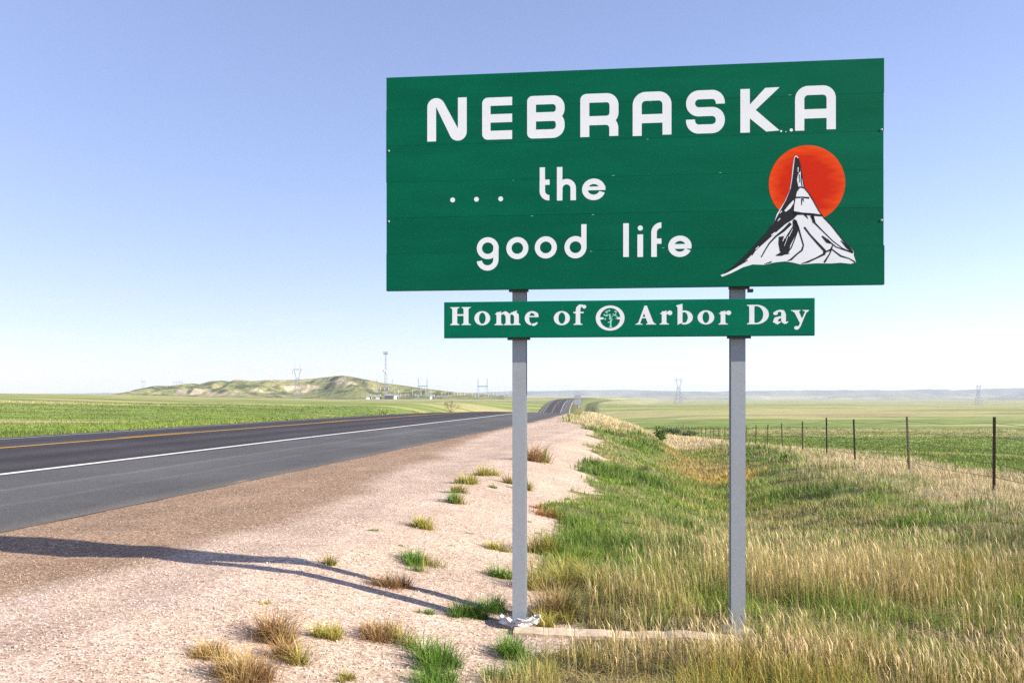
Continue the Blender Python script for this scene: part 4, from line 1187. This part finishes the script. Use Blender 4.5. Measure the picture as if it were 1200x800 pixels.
def shed(px, w, h_, d_, wall, label, dy=-12, nm='shed'):
    p = sub_at(px, dy); t = empty(nm, p, .1); tag(t, label, 'shed')
    b = MB(); b.box(-w/2, -d_/2, -.4, w/2, d_/2, h_); b.build('wall', wall, t)
    b = MB(); b.add([(-w/2-.2, -d_/2-.2, h_), (w/2+.2, -d_/2-.2, h_), (w/2+.2, d_/2+.2, h_), (-w/2-.2, d_/2+.2, h_), (-w/2-.2, 0, h_+.7), (w/2+.2, 0, h_+.7)], [(0,1,5,4), (2,3,4,5), (0,4,3), (1,2,5), (3,2,1,0)]); b.build('roof', M['alu'], t)
    b = MB(); b.box(w*.18, -d_/2-.06, 0, w*.18+1.0, -d_/2-.002, 2.1); b.build('door', M['dark_metal'], t)
shed(455.5, 5.6, 2.6, 4, M['dark_metal'], 'dark grey control shed at the foot of the radio mast')
shed(464.5, 3.2, 2.9, 3, M['white_wall'], 'white control shed beside the dark shed in the substation')
shed(432.5, 3.8, 1.5, 3, M['white_wall'], 'low white hut standing apart at the end of the substation')
shed(506, 2.6, 2.4, 3, M['white_wall'], 'small white hut under the teal beamed gantry')
shed(444, 4.4, 1.6, 3, M['porcelain'], 'low pale equipment housing below the wide gantry')

# ------------------------------------------------------------------ blades of grass as numpy geometry
class Blades:
    def __init__(self): self.v = []; self.q = []; self.t = []; self.c = []; self.n = 0
    def add(self, P, h, w, az, lean, cb, ct, curl=.5):
        """P roots (n,3), h height, w width, az direction of lean, lean = horizontal reach / height"""
        n = len(P)
        if n == 0: return
        fa = az+np.pi/2+rng.normal(0, .5, n)
        sx, sy = np.cos(fa)*w*.5, np.sin(fa)*w*.5
        dx, dy = np.cos(az)*lean*h, np.sin(az)*lean*h
        v = np.empty((n, 5, 3))
        v[:, 0] = P; v[:, 1] = P
        v[:, 0, 0] -= sx; v[:, 0, 1] -= sy; v[:, 1, 0] += sx; v[:, 1, 1] += sy
        mid = P.copy(); k = .30
        mid[:, 0] += dx*k; mid[:, 1] += dy*k; mid[:, 2] += h*.56
        v[:, 2] = mid; v[:, 3] = mid
        v[:, 2, 0] += sx*.8; v[:, 2, 1] += sy*.8; v[:, 3, 0] -= sx*.8; v[:, 3, 1] -= sy*.8
        tip = P.copy(); tip[:, 0] += dx; tip[:, 1] += dy; tip[:, 2] += h*np.sqrt(np.clip(1-.35*lean**2, .3, 1))
        v[:, 4] = tip
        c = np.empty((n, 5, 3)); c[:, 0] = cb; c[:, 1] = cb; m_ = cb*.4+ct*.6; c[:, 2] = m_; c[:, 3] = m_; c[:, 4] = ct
        b = self.n+np.arange(n)[:, None]*5
        self.q.append(b+np.array([[0, 1, 2, 3]])); self.t.append(b+np.array([[3, 2, 4]]))
        self.v.append(v.reshape(-1, 3)); self.c.append(c.reshape(-1, 3)); self.n += n*5
        return tip
    def heads(self, tip, L, w, az, col):
        """seed heads: slim lozenges on the stalks"""
        n = len(tip); fa = az+np.pi/2
        v = np.empty((n, 4, 3)); v[:] = tip[:, None]
        v[:, 0, 2] -= L*.55; v[:, 2, 2] += L*.45
        v[:, 2, 0] += np.cos(az)*L*.35; v[:, 2, 1] += np.sin(az)*L*.35
        v[:, 1, 0] += np.cos(fa)*w; v[:, 1, 1] += np.sin(fa)*w; v[:, 3, 0] -= np.cos(fa)*w; v[:, 3, 1] -= np.sin(fa)*w
        b = self.n+np.arange(n)[:, None]*4
        self.q.append(b+np.array([[0, 1, 2, 3]])); self.v.append(v.reshape(-1, 3)); self.c.append(np.repeat(col, 4, 0)); self.n += n*4
    def build(self, name, label=None, cat=None, parent=None, origin=None):
        v = np.concatenate(self.v); c = np.concatenate(self.c)
        if origin is not None: v = v-np.array(origin)
        me = np_mesh(name, v, tris=np.concatenate(self.t) if self.t else None, quads=np.concatenate(self.q))
        set_col(me, 'Col', np.clip(c, 0, 1))
        smooth(me)
        return link(name, me, M['blade'], parent)

def pool(n, r0, r1, a0, a1):
    """points on the land, thinning with distance"""
    r = r0*(r1/r0)**rng.random(n); a = np.radians(a0+(a1-a0)*rng.random(n))
    return r*np.sin(a), r*np.cos(a)
def roots(x, y): return np.stack([x, y, land(x-c_of(y), y)-.015], -1)
def clump(n, per, r0, r1, a0, a1, rad):
    x, y = pool(n//per, r0, r1, a0, a1)
    x = np.repeat(x, per); y = np.repeat(y, per)
    g = rng.normal(0, 1, (len(x), 2)); rr = rad*np.sqrt(np.hypot(x, y)/6.)
    return x+g[:, 0]*rr, y+g[:, 1]*rr, np.arctan2(g[:, 1], g[:, 0]), np.repeat(rng.random(n//per), per)
def vary(base, n, amt=.18, hue=.08):
    c = np.tile(np.asarray(base, float), (n, 1)) if np.ndim(base) == 1 else base.copy()
    c = c*(1+rng.normal(0, amt, (n, 1))); c = c*(1+rng.normal(0, hue, (n, 3)))
    return np.clip(c, .01, .9)
# ground kept bare round the sill and its sand
def bare(x, y):
    lx = (x-PL.x)*ux.x+(y-PL.y)*ux.y; ly = (x-PL.x)*uy.x+(y-PL.y)*uy.y
    a = (lx > POST_X[0]-.25) & (lx < POST_X[1]-.12) & (ly > -.20) & (ly < .10)
    b_ = (lx > POST_X[0]-.2) & (lx < POST_X[0]+.55) & (ly > -.42) & (ly < .10)
    return a | b_

STRAW_B = c3(.22, .17, .055); STRAW_T = c3(.58, .45, .20)  # straw and gold root colours darkened to carry the sward's self-shadow
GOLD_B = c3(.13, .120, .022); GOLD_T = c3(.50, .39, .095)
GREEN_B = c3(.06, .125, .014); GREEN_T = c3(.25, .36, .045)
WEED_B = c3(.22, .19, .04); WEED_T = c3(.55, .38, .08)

# 1 tall dry grass close to the sign
B1 = Blades()
x, y, az, cr_ = clump(300000, 20, 3.1, 10.5, -6, 42, .048)
z = zones(x, y); keep = (rng.random(len(x)) < z['gold']*(.10+.90*sst(.36, .52, fbm(x*2.6+1, y*2.6+8, 3)))*np.interp(y, [5.2, 6.5], [1, .62])) & ~bare(x, y) & (z['s'] > 4.2)
x, y, az, cr_ = x[keep], y[keep], az[keep], cr_[keep]; n = len(x)
P = roots(x, y); pn = fbm(x*.8+3, y*.8); fine = fbm(x*2.2+3, y*2.2+6)
gr = sst(.46, .56, fbm(x*.75+30, y*.75+12))              # greener pockets
st_ = sst(.40, .60, pn+.16*(rng.random(n)-.5)+np.interp(y, [4, 5.2, 6.5], [-.10, -.02, .08]))           # straw against gold
h = (.10+.30*rng.random(n)**1.4)*(.35+1.1*fine)*(1-.35*gr)*(.5+.9*np.clip(cr_, 0, 1))*np.interp(x, [-.5, .3, 1.0], [.5, .75, 1])*np.interp(y+.105*(x-.05), [4.3, 4.95, 5.25, 6.2], [.55, .48, .48, .85])
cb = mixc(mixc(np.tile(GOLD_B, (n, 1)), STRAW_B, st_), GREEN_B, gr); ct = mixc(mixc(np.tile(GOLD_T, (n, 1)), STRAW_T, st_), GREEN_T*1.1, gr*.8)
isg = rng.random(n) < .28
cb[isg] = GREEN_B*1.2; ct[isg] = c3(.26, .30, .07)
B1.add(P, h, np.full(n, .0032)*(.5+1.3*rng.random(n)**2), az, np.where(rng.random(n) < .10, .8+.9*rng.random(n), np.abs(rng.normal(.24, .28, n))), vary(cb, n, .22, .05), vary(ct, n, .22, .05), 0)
x, y = pool(60000, 3.3, 9.5, -4, 42); z = zones(x, y); keep = (rng.random(len(x)) < z['gold']*.7) & ~bare(x, y); x, y = x[keep], y[keep]; n = len(x)   # fallen thatch
B1.add(roots(x, y)+np.array([0, 0, .012]), .025+.05*rng.random(n), np.full(n, .0034), rng.random(n)*6.28, 1.5+2.5*rng.random(n), vary(c3(.30, .24, .11), n, .3), vary(c3(.48, .39, .20), n, .3))
B1.build('dry_grass_sward'); tag(bpy.data.objects['dry_grass_sward'], 'tall straw and olive gold grass growing round the sign post', 'grass', kind='stuff')
# stalks with seed heads
B2 = Blades()
x, y = pool(30000, 4.4, 12.5, -4, 42); z = zones(x, y)
keep = (rng.random(len(x)) < (z['gold']*.8+z['green']*.06)*sst(.38, .58, fbm(x*.9+2, y*.9+1))) & ~bare(x, y) & (z['s'] > 4.9)
x, y = x[keep], y[keep]; n = len(x); P = roots(x, y); az = rng.normal(math.pi, 1.2, n)
h = (.20+.26*rng.random(n))*np.interp(y+.105*x, [5.0, 5.3, 6.2], [.55, .6, 1])
tp = B2.add(P, h, np.full(n, .0026), az, np.abs(rng.normal(.10, .12, n)), vary(STRAW_B*1.2, n), vary(STRAW_T*1.05, n))
B2.heads(tp, .05+.05*rng.random(n), .0018+.0012*rng.random(n), az, vary(c3(.58, .45, .25), n, .15, .03))
B2.build('seed_stalks'); tag(bpy.data.objects['seed_stalks'], 'pale seed headed grass stalks standing above the dry grass', 'grass', kind='stuff')

# 2 green grass of the ditch and the verge
B3 = Blades()
x, y, az, cr_ = clump(330000, 12, 4.0, 60, -8, 40, .05)
z = zones(x, y); dens = np.clip(z['green']*1.0+.45*z['gold']*sst(5.4, 6.2, y), 0, 1)*np.where(z['s'] > z['s']*0+0, 1, 0)
keep = (rng.random(len(x)) < dens) & ~bare(x, y) & (z['s'] > .3)
x, y, az = x[keep], y[keep], az[keep]; n = len(x); P = roots(x, y)
r = np.hypot(x, y); wsc = np.maximum(.0045, .00062*r)
s_ = x-c_of(y)
bank = sst(7.2, 8.6, s_+(fbm(x*.6, y*.6)-.5)*3)
dkp = sst(.55, .62, fbm(x*.8+50, y*.6+3))*sst(7, 9, y)
dry = sst(.50, .62, fbm(x*.45+9, y*.45+2)+.18*(rng.random(n)-.5)+.10*bank*0)
olive = sst(.46, .60, fbm(x*1.1+19, y*.7+2))*bank
h = (.03+.07*rng.random(n))*(.4+1.2*fbm(x*1.4, y*1.4))*(1+.5*bank)*(1+.7*dkp)*np.interp(r, [0, 20, 60], [1, 1.2, 1.7])
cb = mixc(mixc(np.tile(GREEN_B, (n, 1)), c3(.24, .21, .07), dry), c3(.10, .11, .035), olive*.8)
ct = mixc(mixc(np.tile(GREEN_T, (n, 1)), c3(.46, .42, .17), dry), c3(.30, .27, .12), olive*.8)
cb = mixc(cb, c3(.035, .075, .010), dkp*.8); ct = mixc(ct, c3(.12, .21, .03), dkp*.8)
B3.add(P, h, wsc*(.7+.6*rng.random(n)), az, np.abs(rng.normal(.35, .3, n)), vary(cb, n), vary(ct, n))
B3.build('green_grass'); tag(bpy.data.objects['green_grass'], 'short green grass lining the ditch beside the gravel', 'grass', kind='stuff')

# 3 blond straw on the bank and the far verge
B4 = Blades()
x, y, az, cr_ = clump(230000, 10, 8.0, 170, 2, 40, .06)
z = zones(x, y); keep = (rng.random(len(x)) < z['straw'])
x, y, az = x[keep], y[keep], az[keep]; n = len(x); P = roots(x, y); r = np.hypot(x, y)
g = sst(.52, .66, fbm(x*.5+4, y*.35))
g2 = sst(30, 60, r)
h = (.07+.17*rng.random(n))*(.5+.9*fbm(x*1.2, y*1.2))*np.interp(r, [0, 30, 120], [1, 1, 1.25])
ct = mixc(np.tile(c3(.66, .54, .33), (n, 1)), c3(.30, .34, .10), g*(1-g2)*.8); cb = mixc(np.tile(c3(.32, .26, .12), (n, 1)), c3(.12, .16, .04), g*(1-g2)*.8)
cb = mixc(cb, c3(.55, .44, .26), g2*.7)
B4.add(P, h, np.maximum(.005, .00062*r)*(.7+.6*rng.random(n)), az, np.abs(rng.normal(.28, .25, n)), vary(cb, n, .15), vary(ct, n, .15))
B4.build('straw_grass'); tag(bpy.data.objects['straw_grass'], 'blond cured grass on the bank along the fence', 'grass', kind='stuff')

# 4 golden weeds down in the ditch
B5 = Blades()
x, y, az, cr_ = clump(120000, 10, 12.0, 62, -2, 25, .06)
z = zones(x, y); keep = (rng.random(len(x)) < z['weed'])
x, y, az = x[keep], y[keep], az[keep]; n = len(x); P = roots(x, y); r = np.hypot(x, y)
g = sst(.44, .6, fbm(x*.5+14, y*.3)); yl = sst(.45, .6, fbm(x*.3+1, y*.22))
ct = mixc(mixc(np.tile(c3(.46, .36, .16), (n, 1)), WEED_T, yl), c3(.24, .32, .07), g); cb = mixc(np.tile(WEED_B, (n, 1)), c3(.12, .16, .03), g)
B5.add(P, (.06+.13*rng.random(n))*(.5+.9*fbm(x, y)), np.maximum(.006, .0007*r)*(.7+.6*rng.random(n)), az, np.abs(rng.normal(.4, .3, n)), vary(cb, n), vary(ct, n))
B5.build('golden_ditch_grass'); tag(bpy.data.objects['golden_ditch_grass'], 'golden and olive weeds covering the ditch bottom', 'grass', kind='stuff')

# 5 pasture beyond the fence, and the field left of the road
def sward(name, label, N, r0, r1, a0, a1, key, seedx):
    Bx = Blades()
    x, y, az, cr_ = clump(N, 9, r0, r1, a0, a1, .09)
    z = zones(x, y); keep = (rng.random(len(x)) < z[key])
    if key == 'left': keep &= z['q'] > .25
    else: keep &= y > 9
    x, y, az = x[keep], y[keep], az[keep]; n = len(x); P = roots(x, y); r = np.hypot(x, y)
    n1, n2, n3, n4 = zones(x, y)['n']
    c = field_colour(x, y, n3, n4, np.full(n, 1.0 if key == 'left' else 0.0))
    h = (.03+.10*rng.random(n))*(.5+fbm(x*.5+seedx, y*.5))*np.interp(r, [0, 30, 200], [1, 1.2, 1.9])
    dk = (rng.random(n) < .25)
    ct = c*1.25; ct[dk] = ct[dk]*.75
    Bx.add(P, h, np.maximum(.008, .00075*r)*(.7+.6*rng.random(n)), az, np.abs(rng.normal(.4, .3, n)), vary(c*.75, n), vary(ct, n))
    Bx.build(name); tag(bpy.data.objects[name], label, 'grass', kind='stuff')
sward('pasture_grass', 'green and tan pasture grass beyond the wire fence', 230000, 11, 190, 8, 40, 'field', 3)
sward('field_grass', 'green field grass on the far side of the road', 200000, 16, 230, -42, 2, 'left', 8)

# ------------------------------------------------------------------ stones on the gravel shoulder
N = 30000
x, y = pool(N*2, 3.3, 15, -44, 12); z = zones(x, y); k = (z['gravel'] > .5) & (z['s'] > .15)
x, y = x[k][:N], y[k][:N]; n = len(x); P = roots(x, y)
size = (.0026+.0048*rng.random(n)**2.6)*np.interp(y, [3, 12], [1, 1.25]); big_ = rng.random(n) < .006; size[big_] *= 2.0
octv = np.array([(1,0,0),(0,1,0),(-1,0,0),(0,-1,0),(0,0,.8),(0,0,-.8)], float)
octf = np.array([(0,1,4),(1,2,4),(2,3,4),(3,0,4),(1,0,5),(2,1,5),(3,2,5),(0,3,5)])
rz = rng.random(n)*6.28; dv = octv[None]*(1+rng.normal(0, .22, (n, 6, 1)))*size[:, None, None]
rx = dv[..., 0]*np.cos(rz)[:, None]-dv[..., 1]*np.sin(rz)[:, None]; ry_ = dv[..., 0]*np.sin(rz)[:, None]+dv[..., 1]*np.cos(rz)[:, None]
vv = np.stack([rx, ry_*.8, dv[..., 2]*.7], -1)+(P+np.array([0, 0, .017]))[:, None]
vv[..., 2] += (size*.15)[:, None]
me = np_mesh('loose_stones', vv.reshape(-1, 3), tris=(octf[None]+np.arange(n)[:, None, None]*6).reshape(-1, 3))
zb = (1-sst(-.25, .25, z['s'][k][:N]-np.interp(y, [0, 5, 7.6, 12, 20], [1.6, 1.75, 1.95, 1.75, .85])))
pc = mixc(np.tile(c3(.58, .45, .37), (n, 1)), c3(.34, .25, .18), zb); pc = vary(pc, n, .30, .05)
set_col(me, 'Col', np.repeat(pc, 6, 0))
M['stones'] = vcol_mat('loose_stone', .9, 0, .2)
tag(link('loose_stones', me, M['stones']), 'loose pinkish stones scattered over the gravel shoulder', 'gravel', kind='stuff')

# ------------------------------------------------------------------ weeds growing singly in the gravel
STY = {
 'green': ((.05, .11, .015), (.17, .30, .045), .55, 1.0),
 'olive': ((.13, .13, .025), (.40, .36, .09), .6, 1.0),
 'yellow': ((.20, .20, .035), (.52, .46, .11), .6, 1.0),
 'rust': ((.16, .09, .035), (.46, .29, .13), .8, .9),
 'tan': ((.24, .16, .06), (.56, .40, .17), .8, .9),
 'red': ((.22, .09, .03), (.46, .22, .09), .9, .5),
}
def weed(px, py, wpx, hpx, style, label, group=None, second=None, dens=1.0):
    p = on_ground(px, py); D = p.y
    R_ = wpx*.5/F*D*1.3; H = hpx/F*D*1.25
    cb, ct, ln, dn = STY[style]
    n = int(np.clip(560*dens*(wpx/40.)**1.2, 90, 1100))
    if D > 9: n = int(n*.8)
    Bw = Blades()
    ks = int(np.clip(wpx/9, 2, 8)); cen = rng.normal(0, .40, (ks, 2)); cen[0] *= .3; wt = .35+.65*rng.random(ks); wt[0] = 1
    pick = rng.choice(ks, n, p=wt/wt.sum()); off = rng.normal(0, .17, (n, 2))*wt[pick][:, None]*1.3
    g = cen[pick]+off; rr = np.clip(np.hypot(off[:, 0], off[:, 1])/.45, 0, 1.2)
    hs = (.45+.55*wt)[pick]
    strays = rng.random(n) < .10; g[strays] += rng.normal(0, .22, (int(strays.sum()), 2)); hs[strays] *= .45
    x = p.x+g[:, 0]*R_; y = p.y+g[:, 1]*R_*.75
    P = roots(x, y); az = np.arctan2(off[:, 1], off[:, 0])+rng.normal(0, .7, n)
    h = H*hs*(1.0-.45*rr)*(.35+.85*rng.random(n)**1.3)
    lean = np.abs(rng.normal(ln*.75, .35, n))+.5*rr*ln
    cbs, cts = np.tile(cb, (n, 1)), np.tile(ct, (n, 1))
    if second:
        c2b, c2t, _, _ = STY[second]; m_ = (g[:, 0] > .1) & (rng.random(n) < .8); cbs[m_] = c2b; cts[m_] = c2t
    Bw.add(P, h, np.maximum(.0036, .0006*D)*(.6+.8*rng.random(n)), az, lean, vary(cbs, n, .2), vary(cts, n, .2))
    o = Bw.build('weed_clump', origin=p); o.location = p
    tag(o, label, 'weed', group)
GP = 'weeds growing singly in the gravel'
weed(532, 589, 34, 17, 'green', 'dark green bushy weed at the near end of the row in the gravel', GP, 'olive')
weed(541, 577, 26, 15, 'olive', 'olive weed second in the row of bushy weeds in the gravel', GP)
weed(549, 566, 36, 16, 'yellow', 'yellow green bushy weed third in the row in the gravel', GP)
weed(569, 557, 34, 15, 'yellow', 'yellow bushy weed at the far end of the row in the gravel', GP)
weed(577, 571, 18, 6, 'green', 'low green sprig beside the row of bushy weeds', GP)
weed(595, 566, 22, 14, 'olive', 'olive weed close behind the post at the gravel edge', GP)
weed(619, 575, 26, 18, 'olive', 'olive weed on the bare slope between post and ditch', GP, 'yellow')
weed(631, 541, 44, 26, 'rust', 'large brown and green bushy weed on the far gravel slope', GP, 'olive')
weed(491, 618, 40, 18, 'yellow', 'yellow green weed standing alone in the pale gravel', GP)
weed(439, 622, 18, 6, 'green', 'tiny green sprig alone in the pale gravel', GP)
weed(492, 661, 60, 18, 'green', 'wide green grass tuft with a brown side in the gravel', GP, 'olive')
weed(584, 645, 32, 14, 'yellow', 'low yellow weed touching the grey post', GP, 'olive')
weed(582, 676, 40, 20, 'green', 'dark green tuft against the grey post', GP)
weed(644, 606, 44, 12, 'red', 'flat rusty red weed on the bare slope by the ditch', GP)
weed(632, 596, 30, 8, 'red', 'small rusty red mat above the larger rusty weed', GP)
weed(645, 648, 56, 32, 'olive', 'big olive green weed at the ditch edge behind the post', GP, 'green')
weed(387, 661, 24, 16, 'olive', 'dark weed standing in the shadow of the sign', GP)
weed(453, 688, 46, 22, 'rust', 'rust brown weed between the two post shadows', GP)
weed(324, 752, 54, 46, 'rust', 'tall rust brown weed in the near gravel', GP, 'tan')
weed(339, 772, 44, 30, 'rust', 'rust brown weed joined to the foot of the tall rust weed', GP, 'yellow')
weed(382, 746, 44, 22, 'yellow', 'yellow green weed beside the tall rust brown weed', GP)
weed(453, 748, 70, 26, 'rust', 'wide low rust brown weed in the near gravel', GP, 'olive')
weed(243, 768, 56, 24, 'tan', 'tan dry weed furthest from the post in the near gravel', GP)
weed(285, 797, 72, 44, 'tan', 'large tan dry weed at the front of the gravel', GP, 'rust')
weed(314, 708, 18, 7, 'yellow', 'tiny yellow sprig behind the tall rust weed', GP)
weed(412, 797, 34, 12, 'olive', 'low olive sprig at the front of the gravel', GP)
weed(502, 720, 26, 10, 'green', 'small green sprig where the post shadows meet', GP)
weed(541, 722, 56, 26, 'green', 'spreading dark green tuft just left of the post foot', GP)
weed(578, 716, 44, 24, 'green', 'green tuft touching the plastic at the post foot', GP)
weed(522, 780, 80, 36, 'green', 'large green grass tuft in front of the post', GP)
weed(508, 806, 74, 26, 'green', 'green tuft at the very front beside the large green tuft', GP)
weed(596, 768, 64, 30, 'green', 'green tuft in front of the torn plastic', GP)
weed(612, 800, 90, 30, 'green', 'green tuft between gravel and tall dry grass at the front', GP, 'olive')
weed(641, 735, 40, 26, 'yellow', 'straw coloured tuft beside the concrete footing', GP, 'olive')
weed(655, 722, 60, 46, 'tan', 'tall pale tuft leaning beside the post', GP, 'olive', 1.3)
weed(660, 690, 60, 50, 'yellow', 'pale straw tuft between post and ditch', GP, 'olive', 1.3)
for k, (px, py) in enumerate([(550, 625), (560, 690), (620, 612), (372, 640), (160, 700), (528, 640), (470, 640), (665, 585), (630, 625), (604, 700)]):
    weed(px, py, 12, 4, 'green', 'tiny green sprout lying flat on the gravel', 'tiny sprouts on the gravel')

# ------------------------------------------------------------------ shrubs and the bare young tree
def leaf_mesh(name, pts, size, cols):
    n = len(pts); a = rng.normal(0, 1, (n, 3)); a /= np.linalg.norm(a, axis=1)[:, None]; b2 = np.cross(a, rng.normal(0, 1, (n, 3))); b2 /= np.linalg.norm(b2, axis=1)[:, None]
    s_ = (size*(.6+.8*rng.random(n)))[:, None]
    v = np.stack([pts-a*s_, pts+b2*s_*.45, pts+a*s_, pts-b2*s_*.45], 1).reshape(-1, 3)
    me = np_mesh(name, v, quads=np.arange(4*n).reshape(n, 4)); set_col(me, 'Col', np.clip(np.repeat(cols, 4, 0), 0, 1)); return me
def shrub(px, y, wpx, hpx, label, col, dens=1.0, nm='shrub', group=None):
    p = at_dist(px, y); W = wpx*.5/F*y; H = hpx/F*y
    t = empty(nm, p); tag(t, label, 'shrub', group)
    b = MB(); tips = []
    for k in range(9):
        a = rng.uniform(0, 6.28); l = rng.uniform(.3, .95)
        e = Vector((math.cos(a)*W*l, math.sin(a)*W*l, H*rng.uniform(.45, .95))); m_ = e*.5+Vector((0, 0, H*.12))
        b.bar((0, 0, -.05), m_, H*.018, H*.012, 5); b.bar(m_, e, H*.012, H*.005, 5); tips += [m_, e, (m_+e)*.5]
    b.build('stem', M['bark'], t)
    n = int(900*dens); base = np.array([tips[i][:] for i in rng.integers(0, len(tips), n)])
    pts = base+rng.normal(0, 1, (n, 3))*np.array([W*.22, W*.22, H*.12]); pts[:, 2] = np.abs(pts[:, 2])
    o = link('foliage', leaf_mesh('foliage', pts, np.full(n, max(.03, .0011*y)), vary(np.array(col), n, .3, .12)), M['leaf_g'], t)
shrub(448, 118, 18, 17, 'small yellow green bush in the field below the radio mast', (.24, .27, .07), .5)
shrub(776, 44, 18, 20, 'dark green shrub on the ditch bank near the fence end', (.09, .17, .03))
shrub(788, 118, 30, 9, 'low grey green brush clustered along the fence', (.16, .20, .08))
shrub(806, 104, 22, 8, 'low brush growing at the fence line beside a thick post', (.15, .19, .07))
# bare young tree
p = at_dist(528, 108); t = empty('young_tree', p); tag(t, 'bare young tree with a wrapped trunk in front of the substation', 'tree')
H = 26/F*108
b = MB(); b.bar((0, 0, -.2), (.02, 0, H*.45), .10, .085, 7); b.build('trunk', M['bark'], t)
b = MB(); tips = []
def grow(a, d, l, r, k):
    e = a+d*l; b.bar(a, e, r, r*.6, 4); tips.append(e)
    if k == 0: return
    for _ in range(3):
        nd_ = (d+Vector((rng.normal(0, .5), rng.normal(0, .5), rng.normal(.05, .3)))).normalized(); grow(e, nd_, l*.72, r*.6, k-1)
for k in range(5):
    a = 6.28*k/5; grow(Vector((.01, 0, H*(.40+.03*k))), Vector((math.cos(a)*.55, math.sin(a)*.55, .8)).normalized(), H*.22, .035, 3)
b.build('crown', M['bark'], t)
pts = np.array([v[:] for v in tips]); pts = np.repeat(pts, 2, 0)+rng.normal(0, .06, (len(pts)*2, 3))
link('foliage', leaf_mesh('foliage', pts, np.full(len(pts), .05), vary(c3(.34, .31, .18), len(pts), .2)), M['leaf_g'], t)

# ------------------------------------------------------------------ air
b = MB(); b.box(-7600, -80, -80, 7600, 7600, 70)
me = b.mesh('haze')
m = bpy.data.materials.new('haze'); m.use_nodes = True; nt = m.node_tree; nt.nodes.clear()
out = nt.nodes.new('ShaderNodeOutputMaterial'); vol = nt.nodes.new('ShaderNodeVolumePrincipled')
vol.inputs['Color'].default_value = (.76, .88, 1.0, 1); vol.inputs['Density'].default_value = .00013; vol.inputs['Anisotropy'].default_value = .0
nt.links.new(vol.outputs[0], out.inputs['Volume'])
hz = link('haze', me, m); tag(hz, 'thin pale haze over the plain', 'haze', kind='stuff')
